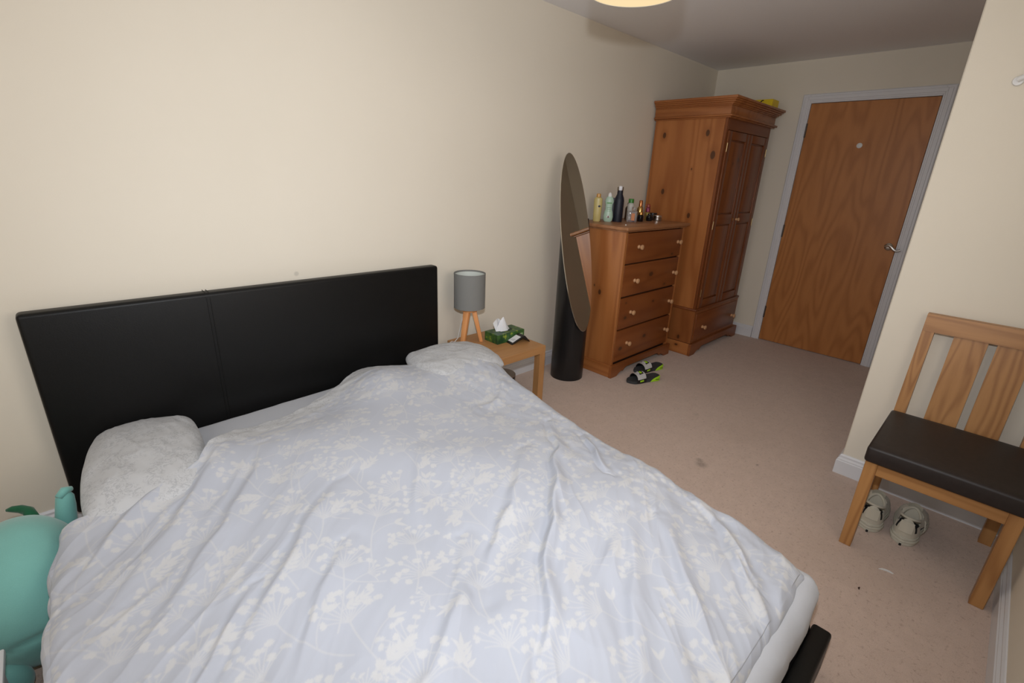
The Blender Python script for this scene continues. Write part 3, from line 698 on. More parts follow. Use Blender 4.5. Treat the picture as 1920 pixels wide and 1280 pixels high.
# chest of drawers
cb = (3.35, -.24, 0); CX0, CX1, CY = 2.952, 3.745, -.462; CT = 1.064
ch = thing('chest_of_drawers', 'pine chest of four drawers with pale round knobs, left of the wardrobe', 'chest of drawers', cb)
MS = pine('pine_chest_side', 'z', rel(cb, [(CX0, -.30, .60, .012), (CX0, -.14, .22, .010), (CX0, -.25, .64, .005), (CX0, -.09, .9, .006)]), 1.0)
g = G(); g.box(CX0, CX0+.022, CY+.012, -.022, .07, CT-.03, .002, 1); part('side_panel', g, MS, ch)
g = G(); g.box(CX1-.022, CX1, CY+.012, -.022, .07, CT-.03, .002, 1); part('side_panel', g, MS, ch)
g = G(); g.box(CX0+.022, CX1-.022, -.034, -.022, .07, CT-.03); part('back_panel', g, MS, ch, smooth=False)
g = G(); g.box(CX0+.022, CX1-.022, CY+.02, -.034, .07, .085); g.box(CX0+.022, CX1-.022, CY+.02, CY+.04, .08, CT-.04); part('carcass', g, plain('dark_pine_inside', (.05, .02, .01), .7), ch, smooth=False)
M_FF = pine('pine_frame', 'z', (), 4.0)
for xa in (CX0, CX1-.026): part('front_post', G().box(xa, xa+.026, CY, CY+.02, .085, CT-.03, .002, 1), M_FF, ch)
g = G(); g.box(CX0-.030, CX1+.022, CY-.028, -.02, CT-.024, CT, .007, 3); g.box(CX0-.012, CX1+.010, CY-.012, -.022, CT-.034, CT-.024, .003, 1)
part('top_board', g, pine('pine_top', 'x', (), 6.0, (.40, .19, .085), (.27, .11, .045)), ch)
zt = [(.818, 1.022), (.590, .808), (.352, .577), (.108, .340)]
kn = [[(3.60, CY, .84, .010)], [(3.335, CY, .715, .017), (3.55, CY, .615, .009)], [(3.42, CY, .50, .009), (3.06, CY, .43, .012), (3.05, CY, .54, .006)], [(3.36, CY, .235, .014), (3.045, CY, .20, .015)]]
for i, (z0, z1) in enumerate(zt):
    dw = G(); dw.box(CX0+.028, CX1-.028, CY-.002, CY+.018, z0, z1, .0025, 2)
    d_ = part('drawer', dw, pine('pine_drawer_shaded_%d' % i, 'x', rel(cb, kn[i]), 8.0+i*2.3, (.27, .085, .022), (.18, .048, .011)), ch)  # drawer fronts darker than the sides: shade put into the colour
    kz = (.926, .693, .464, .230)[i]
    for kx in (3.118, 3.660): knob(kx, CY-.002, kz, d_)
g = scallop(CX0-.018, CX1+.014, CY-.022, CY, .092, .12, .05); part('plinth', g, pine('pine_plinth_shaded', 'x', (), 11.0, (.29, .095, .026), (.20, .058, .014)), ch)  # front board darker than its side pieces, shade painted in
M_PS = pine('pine_plinth_side', 'y', (), 12.0)
for xa, xb in ((CX0-.018, CX0), (CX1, CX1+.014)): part('plinth', G().box(xa, xb, CY, -.02, 0, .092, .004, 1), M_PS, ch)

# wardrobe
wb = (4.3, -.32, 0); WX0, WX1, WY, WT = 3.866, 4.690, -.598, 1.935
wd_ = thing('wardrobe', 'tall pine double wardrobe with moulded cornice and one deep drawer, beside the door', 'wardrobe', wb)
sk = [(WX0, -.113, 1.691, .014), (WX0, -.462, 1.701, .015), (WX0, -.527, 1.55, .019), (WX0, -.165, 1.275, .014), (WX0, -.414, 1.109, .013), (WX0, -.38, 1.45, .005), (WX0-.018, -.52, .13, .012)]
MW = pine('pine_wardrobe_side', 'z', rel(wb, sk), 15.0)
g = G(); g.box(WX0, WX0+.02, WY+.02, -.022, .37, 1.80, .002, 1); part('side_panel', g, MW, wd_)
g = G(); g.box(WX1-.02, WX1, WY+.02, -.022, .37, 1.80, .002, 1); part('side_panel', g, MW, wd_)
g = G(); g.box(WX0+.02, WX1-.02, -.034, -.022, .1, 1.80); part('back_panel', g, MW, wd_, smooth=False)
M_PF = pine('pine_wardrobe_front_shaded', 'z', (), 17.0, (.22, .066, .018), (.15, .040, .010)); M_PFX_SHADED = pine('pine_wardrobe_rail_shaded', 'x', (), 19.0, (.21, .063, .017), (.145, .039, .010))  # wardrobe front darker than its sides, shade painted into the base colour
for xa in (WX0, WX1-.030): part('front_post', G().box(xa, xa+.030, WY, WY+.02, .37, 1.80, .003, 1), M_PF, wd_)
part('header', G().box(WX0+.03, WX1-.03, WY, WY+.02, 1.722, 1.80, .002, 1), M_PFX_SHADED, wd_)
g = G(); g.box(WX0-.016, WX1+.016, WY-.016, -.022, .372, .392, .006, 2); part('waist_moulding', g, M_PFX_SHADED, wd_)
g = G(); g.box(WX0-.012, WX1+.012, WY-.010, -.022, .10, .372, .002, 1); lower = part('drawer_case', g, pine('pine_case', 'z', rel(wb, [(WX0-.012, -.50, .135, .011)]), 21.0, (.30, .105, .03), (.21, .062, .015)), wd_)
midx = (WX0+WX1)/2
for (a, c, kk) in ((WX0+.032, midx-.0015, [(4.155, WY, 1.53, .012), (4.07, WY, 1.50, .008), (3.965, WY, 1.52, .007), (3.99, WY, 1.30, .006)]), (midx+.0015, WX1-.032, [(4.42, WY, 1.33, .007), (4.5, WY, .8, .009)])):
    d = part('door', G().box(a, c, WY+.004, WY+.016, .394, 1.718), M_PF, wd_, smooth=False)
    st = .058; f1 = G(); f1.box(a, a+st, WY-.008, WY+.004, .394, 1.718, .003, 2); part('stile', f1, M_PF, d)
    f1 = G(); f1.box(c-st, c, WY-.008, WY+.004, .394, 1.718, .003, 2); part('stile', f1, M_PF, d)
    for (z0, z1) in ((1.660, 1.718), (1.052, 1.128), (.394, .458)):
        f1 = G(); f1.box(a+st, c-st, WY-.0076, WY+.004, z0, z1, .003, 2); part('rail', f1, M_PFX_SHADED, d)
    for (z0, z1) in ((1.138, 1.650), (.468, 1.042)):
        f1 = G(); f1.box(a+st+.012, c-st-.012, WY-.003, WY+.004, z0, z1, .006, 2); part('panel', f1, pine('pine_door_panel_shaded', 'z', rel(wb, kk), 23+a, (.25, .078, .020), (.165, .046, .012)), d)  # door panels carry the same painted shade
    hx = a+.001 if a < 4.2 else c-.001
    for z in (1.605, 1.05, .52):
        hg = G(); hg.tube([(hx, WY-.009, z-.030), (hx, WY-.009, z+.030)], .0028, 8); part('hinge', hg, plain('brass', (.45, .33, .16), .4, 1), d)
es = G(); es.lathe([(0, 0), (.011, 0), (.011, .002), (0, .003)], (midx-.028, WY-.008, 1.085), 16, axis='y'); part('escutcheon', es, plain('brass_plate', (.6, .42, .22), .35, 1), wd_)
knob(midx+.03, WY-.008, 1.085, wd_, .8)
dw = G(); dw.box(WX0+.018, WX1-.018, WY-.016, WY-.009, .128, .350, .003, 2)
d_ = part('drawer', dw, pine('pine_wardrobe_drawer_shaded', 'x', rel(wb, [(4.55, WY, .28, .008), (4.1, WY, .30, .007)]), 29.0, (.25, .078, .021), (.17, .046, .012)), wd_)  # shaded copy of the pine for the drawer front
for kx in (4.018, 4.600): knob(kx, WY-.016, .220, d_)
g = scallop(WX0-.028, WX1+.060, WY-.030, WY-.009, .100, .13, .05); part('plinth', g, pine('pine_wplinth_shaded', 'x', (), 31.0, (.27, .088, .024), (.18, .052, .013)), wd_)  # front plinth board in a shaded copy of the side pine
for xa, xb in ((WX0-.028, WX0-.012), (WX1+.012, WX1+.060)): part('plinth', G().box(xa, xb, WY-.009, -.02, 0, .100, .004, 1), pine('pine_wplinth_side', 'y', rel(wb, [(WX0-.028, -.50, .07, .009)]), 33.0), wd_)
# cornice: stack of mouldings
def ring_mould(name, steps, mat, parent):
    g = G()
    for (o_, z0, z1, bv) in steps: g.box(WX0-o_, WX1+o_*1.6, WY-o_*1.2, -.015, z0, z1, bv, 2)
    return part(name, g, mat, parent)
MC = pine('pine_cornice', 'y', (), 35.0, (.38, .14, .042), (.26, .082, .022))
ring_mould('cornice', [(.016, 1.798, 1.806, .003), (.028, 1.806, 1.820, .0065), (.012, 1.820, 1.878, .001), (.018, 1.878, 1.888, .0045), (.026, 1.886, 1.898, .0055), (.036, 1.896, 1.910, .0065), (.044, 1.908, 1.920, .0055), (.050, 1.919, 1.935, .002)], MC, wd_)
# yellow box on the wardrobe
M_YEL = plain('yellow_card', (.85, .62, .010), .5, var=.05)
yb = thing('yellow_box', 'yellow cardboard box with a small black mark, on top of the wardrobe', 'box', (4.668, -.45, WT))
g = G(); g.box(4.600, 4.736, -.602, -.300, WT, WT+.071, .003, 1); part('carton', g, M_YEL, yb)
g = G(); g.tube([(4.599, -.508, WT+.048), (4.599, -.514, WT+.058), (4.599, -.524, WT+.064), (4.599, -.533, WT+.062)], [.003, .005, .004, .002], 8); part('printed_mark', g, M_BLKPL, yb)
g = G(); g.box(4.5992, 4.6002, -.522, -.490, WT+.024, WT+.044, .0003, 1); part('printed_patch', g, M_WHITE, yb)

# ------------------------------------------------------------------ toiletries on the chest
zt0 = CT
def bottle(name, label, x, y, parts, rot=0):
    t_ = thing(name, label, 'bottle', (x, y, zt0), rot)
    for (pn, g, mt) in parts: part(pn, g, mt, t_, local=True)
    return t_
def L_(prof, sx=1, sy=1, c=(0, 0, 0), seg=24): g = G(); g.lathe(prof, c, seg, sx=sx, sy=sy); return g
face = math.atan2(CAM.y+.1, CAM.x-3.1)   # direction to the room from the chest top
fx, fy = math.cos(face), math.sin(face)
M_YB = plain('pale_yellow_plastic', (.60, .50, .20), .35, var=.04); M_YC = plain('amber_cap', (.62, .33, .09), .3)
M_BLUE = plain('navy_ink', (.01, .015, .05), .4); M_MINT = plain('mint_plastic', (.42, .58, .47), .35, var=.04); M_GRN = plain('green_ink', (.07, .26, .05), .4)
bottle('lotion_bottle', 'tall slim pale yellow lotion bottle next to the mirror', 3.085, -.115, [
    ('body', L_([(0, 0), (.020, 0), (.023, .006), (.024, .06), (.026, .14), (.024, .158), (.014, .166), (0, .166)], 1.15, .7), M_YB),
    ('cap', L_([(.014, .166), (.016, .168), (.015, .186), (.011, .190), (0, .190)]), M_YC)], face+PI/2)
def disc_label(parent_, name, x, z, rx, rz, depth, mt):
    g = G(); g.ball((x, -depth, z), rx, .0025, rz, 14); return part(name, g, mt, parent_, local=True)
tb1 = bpy.data.objects['lotion_bottle']; disc_label(tb1, 'badge', .010, .105, .009, .007, .0165, M_BLUE)
g = L_([(0, 0), (.024, 0), (.032, .010), (.035, .035), (.030, .065), (.024, .085), (.025, .115), (.031, .140), (.026, .160), (.014, .175), (0, .176)], 1, .55)
mb = bottle('lotion_bottle', 'mint green curved lotion bottle with a pointed white cap', 3.150, -.165, [('body', g, M_MINT),
    ('cap', L_([(.014, .172), (.0135, .180), (.010, .194), (.003, .200), (0, .2005)], 1, .7), M_WHITE)], face+PI/2)
disc_label(mb, 'badge', .0, .035, .010, .009, .0185, M_WHITE); disc_label(mb, 'badge', .001, .034, .005, .007, .0205, plain('plum_ink', (.12, .02, .02), .4))
g = G(); g.box(-.018, .018, -.0165, -.014, .125, .133, .0004, 1); part('printed_line', g, M_GRN, mb, local=True)
for k in range(3): g = G(); g.box(-.014, .016, -.0150, -.0130, .096-.012*k, .100-.012*k, .0004, 1); part('printed_line', g, plain('pale_green_ink%d' % k, (.25, .42, .28), .5), mb, local=True)
nb = bottle('water_bottle', 'tall matt navy water bottle with a steel and white cap', 3.225, -.195, [
    ('body', L_([(0, 0), (.033, 0), (.0345, .004), (.0345, .145), (.031, .165), (.0205, .19), (.0195, .215), (0, .215)], seg=32), plain('matt_navy', (.008, .010, .022), .5)),
    ('collar', L_([(.020, .215), (.0215, .217), (.0215, .238), (.020, .240), (0, .240)]), plain('bronze_collar', (.20, .15, .10), .4, .5)),
    ('cap', L_([(.010, .216), (.0135, .222), (.0135, .242), (.010, .246), (0, .246)], c=(0, -.013, 0)), plain('bright_white_cap', (.85, .87, .92), .3))], face+PI/2)
pb = thing('dark_box', 'flat dark purple box standing behind the navy water bottle', 'box', (3.300, -.120, zt0), face+PI/2)
g = G(); g.box(-.024, .024, -.010, .010, .0, .160, .001, 1); part('carton', g, plain('dark_purple_card', (.020, .012, .035), .4), pb, local=True)
def clear(name, col, rough=.05):
    m, nt, b = new_mat(name); setp(b, col, rough, 0, .5); b.inputs['Transmission Weight'].default_value = .85; b.inputs['IOR'].default_value = 1.3
    nt.links.new(mixc(nt, noise(nt, objco(nt)[0], 8), tuple(c*.95 for c in col), col), b.inputs['Base Color']); return m
M_CLEAR = clear('clear_plastic', (.75, .72, .72))
pf = thing('perfume_bottle', 'square clear glass perfume bottle with an orange block inside', 'bottle', (3.320, -.255, zt0), face+PI/2)
g = G(); g.box(-.036, .036, -.016, .016, 0, .078, .006, 3); part('body', g, M_CLEAR, pf, local=True)
g = G(); g.box(-.006, .018, -.0172, -.0160, .012, .062, .0004, 1); part('orange_label', g, plain('orange_label', (.55, .17, .03), .4), pf, local=True, label='orange label')
g = G(); g.box(-.030, .030, -.0168, -.0160, .005, .0115, .0002, 1); part('foot_band', g, plain('maroon', (.08, .015, .02), .4), pf, local=True)
g = G(); g.lathe([(.012, .078), (.012, .088), (.014, .090), (.014, .104), (0, .106)], (0.008, 0, 0), 20); part('stopper', g, M_CLEAR, pf, local=True)
bottle('shampoo_bottle', 'clear white labelled bottle with a bright green cap', 3.405, -.180, [
    ('body', L_([(0, 0), (.021, 0), (.024, .004), (.024, .115), (.017, .128), (0, .128)]), plain('cloudy_bottle', (.55, .55, .50), .35)),
    ('label_sleeve', L_([(.0243, .06), (.0246, .062), (.0246, .112), (.0243, .114)]), plain('sleeve', (.62, .60, .55), .4)),
    ('cap', L_([(.018, .128), (.0195, .130), (.0195, .154), (.018, .157), (0, .157)]), plain('green_cap', (.05, .24, .04), .35))])
bottle('amber_jar', 'squat dark amber glass bottle behind the gold one', 3.475, -.130, [
    ('body', L_([(0, 0), (.030, 0), (.034, .006), (.034, .085), (.024, .100), (0, .100)]), plain('dark_amber', (.05, .018, .006), .12)),
    ('cap', L_([(.019, .100), (.0215, .102), (.0215, .124), (0, .126)]), plain('olive_cap', (.16, .13, .05), .4))])
M_GOLD = plain('gold_metal', (.75, .42, .14), .22, 1)
bottle('spray_can', 'tall copper gold spray can with a slim cap', 3.500, -.205, [
    ('body', L_([(0, 0), (.021, 0), (.0225, .003), (.0225, .088), (.017, .100), (.0125, .104), (0, .104)]), plain('copper_body', (.62, .38, .13), .25, .9)),
    ('cap', L_([(.0125, .104), (.0135, .105), (.0135, .142), (.011, .148), (0, .149)]), plain('copper_cap', (.50, .19, .07), .25, .8))])
bottle('perfume_vial', 'tiny black perfume vial with a gold cap', 3.435, -.255, [
    ('body', L_([(0, 0), (.020, 0), (.022, .004), (.022, .040), (.016, .047), (0, .047)]), plain('black_glass', (.008, .006, .006), .1)),
    ('cap', L_([(.017, .047), (.019, .049), (.019, .064), (.016, .067), (0, .067)]), M_GOLD)])
bottle('small_bottle', 'small pink and gold bottle next to the copper spray can', 3.595, -.215, [
    ('body', L_([(0, 0), (.018, 0), (.019, .003), (.019, .052), (.013, .060), (0, .060)]), plain('olive_gold', (.40, .30, .08), .3, .4)),
    ('neck', L_([(.013, .060), (.0165, .064), (.0175, .088), (.012, .096), (0, .096)]), plain('magenta_metal', (.36, .09, .16), .25, .6)),
    ('cap', L_([(.011, .096), (.016, .100), (.016, .112), (.010, .120), (0, .121)]), plain('red_cap', (.32, .06, .04), .3))])
bottle('perfume_vial', 'low black bottle on the left of the silver tin', 3.560, -.255, [
    ('body', L_([(0, 0), (.021, 0), (.023, .004), (.023, .036), (.015, .042), (0, .042)]), plain('black_glass_2', (.008, .008, .009), .12)),
    ('cap', L_([(.012, .042), (.014, .043), (.014, .052), (0, .053)]), M_BLKPL)])
tn = thing('silver_tin', 'round silver tin of two bands near the front of the chest', 'tin', (3.630, -.285, zt0))
g = G(); g.lathe([(0, 0), (.031, 0), (.032, .003), (.032, .020), (0, .020)], (0, 0, 0), 32); part('base', g, M_STEEL, tn, local=True)
g = G(); g.lathe([(.033, .021), (.0335, .023), (.0335, .040), (.031, .043), (0, .044)], (0, 0, 0), 32); part('lid', g, plain('bright_steel', (.72, .69, .66), .2, 1), tn, local=True)
bottle('black_pot', 'flat black pot lid showing behind the silver tin', 3.690, -.205, [('body', L_([(0, 0), (.030, 0), (.032, .003), (.032, .040), (.034, .042), (.034, .052), (0, .053)]), M_BLKPL)])
g = G(); g.ball((0, 0, .0045), .006, .005, .0045, 10); solo('bead', g, M_WHITE, 'tiny white bead near the front left corner of the chest top', 'bead', (3.03, -.40, zt0), local=True)

# ------------------------------------------------------------------ pendant lamp
px_, py_, pz0, pz1, pr = 1.59, -1.27, 1.876, 2.09, .137
pd = thing('pendant_lamp', 'round fabric pendant lamp with a glowing cream diffuser under the ceiling', 'lamp', (px_, py_, H))
me_, nt, b = new_mat('lit_diffuser'); setp(b, (.01, .01, .01), .9, 0, 0)
nt.links.new(mixc(nt, noise(nt, objco(nt)[0], 4), (1.0, .74, .40), (1.0, .78, .46)), b.inputs['Emission Color']); b.inputs['Emission Strength'].default_value = 1.0
g = G(); g.lathe([(pr-.004, pz0+.001), (pr-.004, pz0+.004), (0, pz0+.004)], (px_, py_, 0), 64); part('diffuser', g, me_, pd)
M_PSH = fabric('cream_pendant_fabric', (.55, .50, .40), .9, .06, 600, .2)
g = G(); g.lathe([(pr-.003, pz0), (pr, pz0), (pr, pz1), (pr-.003, pz1), (pr-.003, pz0)], (px_, py_, 0), 64, cap=False); part('lamp_shade', g, M_PSH, pd)
g = G(); g.tube([(px_, py_, H-.02), (px_, py_, pz1-.07)], .004, 8); part('cord', g, M_WHITE, pd)
g = G(); g.lathe([(0, 0), (.020, .002), (.045, .018), (.048, .028), (0, .028)], (px_, py_, H-.028), 32); part('ceiling_rose', g, M_WHITE, pd)
g = G()
for k in range(3): a = 2*PI*k/3; g.tube([(px_+.02*math.cos(a), py_+.02*math.sin(a), pz1-.045), (px_+(pr-.004)*math.cos(a), py_+(pr-.004)*math.sin(a), pz1-.01)], .002, 6)
g.lathe([(0, pz1-.08), (.022, pz1-.08), (.022, pz1-.03), (0, pz1-.03)], (px_, py_, 0), 20); part('lamp_holder', g, M_WHITE, pd)
bl = light('pendant_bulb', 'POINT', (px_, py_, pz1-.02), 2.5, (1.0, .76, .48), shadow_soft_size=.03)

# ------------------------------------------------------------------ oak chair with brown leather seat
OL, OD = (.45, .225, .080), (.27, .115, .036)
M_COZ = wood('oak_chair_upright', OL, OD, 'z', 12, 9, .62, (), .4, .4, .45, seed=41, stretch=.06)
M_COY = wood('oak_chair_cross', OL, OD, 'y', 12, 9, .5, (), .4, .4, .45, seed=43, stretch=.06)
M_BRN = plain('dark_brown_leather', (.022, .015, .013), .5, spec=.4, var=.25, nscale=60, bumpk=.06)
cy0, cy1 = -2.495, -2.058; cm = (cy0+cy1)/2
cr = thing('dining_chair', 'light oak chair with two wide back slats and dark brown leather seat, by the wall', 'chair', (2.55, cm, 0))
for y in (cy0, cy1-.040):
    g = G(); g.box(2.300, 2.340, y, y+.040, 0, .392, .002, 1); part('leg', g, M_COZ, cr)
RAKE = .055; zb = .44
def raked(y0, y1, z0, z1, x0=2.752, th=.036, zr=.40, g=None):
    """upright board leaning back above the seat"""
    g = g or G(); b = bmesh.new(); xs = lambda z: x0+max(0, z-zr)*RAKE/(.88-zr)
    V = []
    zs = [z0]+([zr] if z0 < zr < z1 else [])+list(np.linspace(max(z0, zr), z1, 4)[1:])
    for z in zs: V.append([b.verts.new((xs(z), y0, z)), b.verts.new((xs(z)+th, y0, z)), b.verts.new((xs(z)+th, y1, z)), b.verts.new((xs(z), y1, z))])
    for a, c in zip(V, V[1:]):
        for i in range(4): b.faces.new((a[i], a[(i+1) % 4], c[(i+1) % 4], c[i]))
    b.faces.new(V[0][::-1]); b.faces.new(V[-1]); bmesh.ops.recalc_face_normals(b, faces=b.faces)
    g.add(b); return g
for y in (cy0, cy1-.040): part('leg', raked(y, y+.040, 0, .812), M_COZ, cr, smooth=False)
part('top_rail', raked(cy0, cy1, .8125, .884, 2.750, .040), M_COY, cr, smooth=False)
for (a, c) in ((-2.265, -2.161), (-2.393, -2.291)): part('back_slat', raked(a, c, .400, .8120, 2.760, .018), M_COZ, cr, smooth=False)
part('lower_back_rail', raked(cy0+.040, cy1-.040, .345, .3998, 2.755, .028), M_COY, cr, smooth=False)
g = G(); g.box(2.304, 2.330, cy0+.040, cy1-.040, .338, .391, .001, 1); part('seat_rail', g, M_COY, cr)
M_COX = wood('oak_chair_side', OL, OD, 'x', 10, 7, .3, (), .4, .4, .4, seed=45, stretch=.06)
for y in (cy0+.006, cy1-.028): g = G(); g.box(2.340, 2.752, y, y+.022, .338, .391, .001, 1); part('seat_rail', g, M_COX, cr)
n = 40; P = []
U_ = np.linspace(-1, 1, n); sx0, sx1, sy0, sy1 = 2.278, 2.745, cy0-.004, cy1+.006
g = G(); g.box(sx0, sx1, sy0, sy1, .3925, .457, .011, 3); bmesh.ops.subdivide_edges(g.bm, edges=[e for e in g.bm.edges if e.calc_length() > .2], cuts=12, use_grid_fill=True)
for v in g.bm.verts:
    if v.co.z > .45: v.co.z += .012*(1-((v.co.x-(sx0+sx1)/2)/.25)**2)*(1-((v.co.y-cm)/.24)**2)
part('seat', g, M_BRN, cr, ang=1.0)

# ------------------------------------------------------------------ trainers
M_UP = fabric('cream_mesh_upper', (.50, .46, .37), .85, .10, 500, .3); M_SOLE = plain('cream_rubber', (.52, .49, .40), .6, var=.05); M_INS = plain('black_lining', (.008, .007, .007), .9); M_GREY = plain('dark_grey_panel', (.08, .085, .09), .7)
def outline(t, L=.275, wheel=.040, wball=.050):
    """half width of a shoe at station t (0 heel, 1 toe)"""
    w_ = np.interp(t, [0, .03, .08, .18, .35, .55, .72, .85, .93, .98, 1], [.0, .55*wheel, .85*wheel, wheel, .90*wheel, .95*wball, wball, .92*wball, .70*wball, .38*wball, 0]); return w_
def trainer(name, label, loc, rz, mir=1):
    L = .275; s = thing(name, label, 'shoe', loc, rz)
    # three-layer chunky sole
    for (z0, z1, ex) in ((0, .014, .004), (.0145, .026, .009), (.0265, .038, .006)):
        ts = np.linspace(0, 1, 29); up = [(L*t*1.0+(-.006 if t == 0 else 0), outline(t)+ex) for t in ts]; pts = [(-.008, .0)]
        pts = [(x, y) for x, y in up]+[(x, -y) for x, y in up[::-1]]
        g = G(); g.prism(pts, z0, z1, bev=.0035); part('sole_layer', g, M_SOLE, s, local=True)
    g = G(); g.box(-.009, .004, -.004, .004, .0, .010); part('heel_notch', g, M_INS, s, local=True, smooth=False)
    # upper
    nu, nv = 34, 29; P = []; mats = []
    for i in range(nu):
        t = i/(nu-1); hw = float(outline(t))+.002*math.sin(PI*t); ht = float(np.interp(t, [0, .04, .10, .22, .40, .55, .75, .92, 1], [.045, .078, .085, .070, .085, .078, .048, .032, .008]))
        row = []
        for j in range(nv):
            a = PI*j/(nv-1); y = math.cos(a)*hw*1.02; z = .036+ht*math.sin(a)**.75
            op = float(np.interp(t, [.06, .10, .40, .46], [0, 1, 1, 0])); dd = abs(j/(nv-1)-.5)
            if op > .5 and dd < .30: z = .052+.004*math.sin(a); y = y*1.15
            row.append((L*t, y*mir, z))
        P.append(row)
    g = G(); g.grid(P)
    g.bm.faces.ensure_lookup_table()
    for f in g.bm.faces:
        c = f.calc_center_median()
        if c.z < .106 and L*.075 < c.x < L*.43 and abs(c.y) < .0318: f.material_index = 1
    part('upper', g, [M_UP, M_INS], s, local=True, ang=1.2)
    # padded collar
    pts = []
    for k in range(28):
        a = 2*PI*k/28; x = L*(.265+.19*math.cos(a)); y = .0305*math.sin(a)*(1-.12*math.cos(a)); z = float(np.interp(x/L, [.07, .14, .26, .42, .46], [.118, .112, .098, .112, .118])); pts.append((x, y*mir, z))
    g = G(); g.tube(pts+[pts[0], pts[1]], .0052, 10); part('collar', g, M_UP, s, local=True)
    # heel counter with a dark pull patch, tongue, laces
    g = G(); P = []
    for t in np.linspace(0, 1, 7): P.append([(L*(.43+.10*t)+.010*(1-t)-.01*q*q, .024*q, .122+.016*(1-t)-.006*q*q-.012*t) for q in np.linspace(-1, 1, 9)])
    g.grid(P); tg = part('tongue', g, M_UP, s, local=True)
    g = G(); P = []
    for t in np.linspace(0, 1, 4): P.append([(-.0005-.0045*(1-q*q)+.010*t, .022*q, .062+.045*t) for q in np.linspace(-1, 1, 7)])
    g.grid(P); part('heel_tab', g, M_UP, s, local=True)
    for k in range(5):
        x = L*(.50+.055*k); z = .036+float(np.interp(.50+.055*k, [.40, .55, .75], [.085, .078, .048]))+.004
        g = G(); g.tube([(x, -.024, z-.012), (x+.004, -.012, z-.001), (x+.006, .012, z-.001), (x+.002, .024, z-.012)], .0028, 8); part('lace', g, M_UP, s, local=True)
    g = G(); g.tube([(L*.5, .030*mir, .09), (L*.46, .046*mir, .07), (L*.40, .052*mir, .045), (L*.42, .050*mir, .03)], .0024, 6); part('lace', g, M_UP, s, local=True)
    g = G(); P = []
    for t in np.linspace(.30, .62, 8):
        hw = float(outline(t))+.0035; P.append([(L*t, hw*mir*(1-.10*q), .042+.030*q) for q in (0, .5, 1)])
    g.grid(P); part('side_panel', g, M_GREY, s, local=True)
    return s
trainer('trainer', 'chunky cream trainer under the chair, nearest the chair leg', (2.468, -2.123, 0), math.radians(4), 1)
trainer('trainer', 'chunky cream trainer under the chair, further from the leg', (2.478, -2.235, 0), math.radians(-2), -1)

# ------------------------------------------------------------------ slides
M_SLD = plain('charcoal_foam', (.040, .042, .044), .8, var=.15, nscale=200, bumpk=.1); M_NEON = plain('neon_green_rubber', (.40, .72, .02), .45); M_STRAP = fabric('pale_grey_strap', (.52, .51, .50), .8, .06, 500, .2)
def slide_shoe(label, loc, rz, mir):
    L = .27; s = thing('slide_sandal', label, 'sandal', loc, rz)
    ts = np.linspace(0, 1, 31); ow = lambda t: float(np.interp(t, [0, .04, .12, .3, .5, .7, .85, .95, 1], [.0, .024, .036, .038, .040, .048, .046, .028, 0]))
    pts = [(L*t, ow(t)) for t in ts]+[(L*t, -ow(t)) for t in ts[::-1]]
    g = G(); g.prism(pts, 0, .014, bev=.003)
    part('outsole', g, M_SLD, s, local=True)
    g = G(); P = []
    for t in np.linspace(0, 1, 30):
        zt_ = float(np.interp(t, [0, .1, .35, .6, 1], [.036, .038, .030, .022, .020])); P.append([(L*(.01+.98*t), ow(.005+.99*t)*q*.97, (.0145 if abs(q) == 1.0 else zt_-(.004*(1-q*q) if abs(q) < .93 else .0005))) for q in (-1, -.99, -.9, -.6, -.3, 0, .3, .6, .9, .99, 1)])
    g.grid(P); part('footbed', g, M_SLD, s, local=True, ang=1.2)
    # green heel wedge on both flanks
    for sd in (-1, 1):
        g = G(); P = []
        for t in np.linspace(.04, .36, 9):
            h_ = .034*(1-((t-.04)/.33)**2.2)+.004; y = ow(t)+.0015; P.append([(L*t, sd*(y-.004), .001), (L*t, sd*(y+.002), .003), (L*t, sd*(y+.002), h_-.003), (L*t, sd*(y-.004), h_)])
        g.grid(P); hw = part('heel_wedge', g, M_NEON, s, local=True, label='neon green heel wedge')
        g = G(); g.box(L*.11, L*.21, min(sd*(ow(.16)+.003), sd*(ow(.16)+.0045)), max(sd*(ow(.16)+.003), sd*(ow(.16)+.0045)), .014, .018); part('wedge_slot', g, M_BLKPL, hw, local=True, smooth=False)
    # strap: arched band, black feet, badge
    def arch(t0, t1, a0, a1, off, n=20):
        P = []
        for t in np.linspace(t0, t1, 7):
            w_ = ow(t)+.004+off; hh = .052+.010*(t1-t)/(t1-t0)+off; row = []
            for a in np.linspace(a0, a1, n): row.append((L*t+.012*math.sin(a)*(.6-t), w_*math.copysign(abs(math.cos(a))**.8, math.cos(a)), .006+hh*abs(math.sin(a))**.8))
            P.append(row)
        return P
    g = G(); g.grid(arch(.50, .80, .0, PI, 0)); st = part('strap', g, M_BLKPL, s, local=True)
    g = G(); g.grid(arch(.515, .785, .42, PI-.42, .0015)); part('strap_cover', g, M_STRAP, st, local=True, label='pale grey strap cover')
    g = G(); g.grid(arch(.565, .715, PI/2-.36, PI/2+.36, .003)); bd = part('badge', g, M_BLKPL, st, local=True, label='black square badge')
    g = G(); g.grid(arch(.60, .665, PI/2-.20, PI/2+.22, .0042)); part('badge_emblem', g, M_NEON, st, local=True, label='neon green emblem')
    g = G(); g.grid(arch(.685, .700, PI/2-.22, PI/2+.22, .0042)); part('badge_line', g, M_STRAP, st, local=True)
    for a0, a1 in ((.12, .30), (PI-.30, PI-.12)):
        g = G(); g.grid(arch(.60, .72, a0, a1, .002, 5)); part('side_tab', g, M_NEON, st, local=True)
    return s
slide_shoe('charcoal and neon green slide sandal, the nearer of the pair by the chest', (3.218, -.706, 0), math.atan2(.11, -.25), 1)
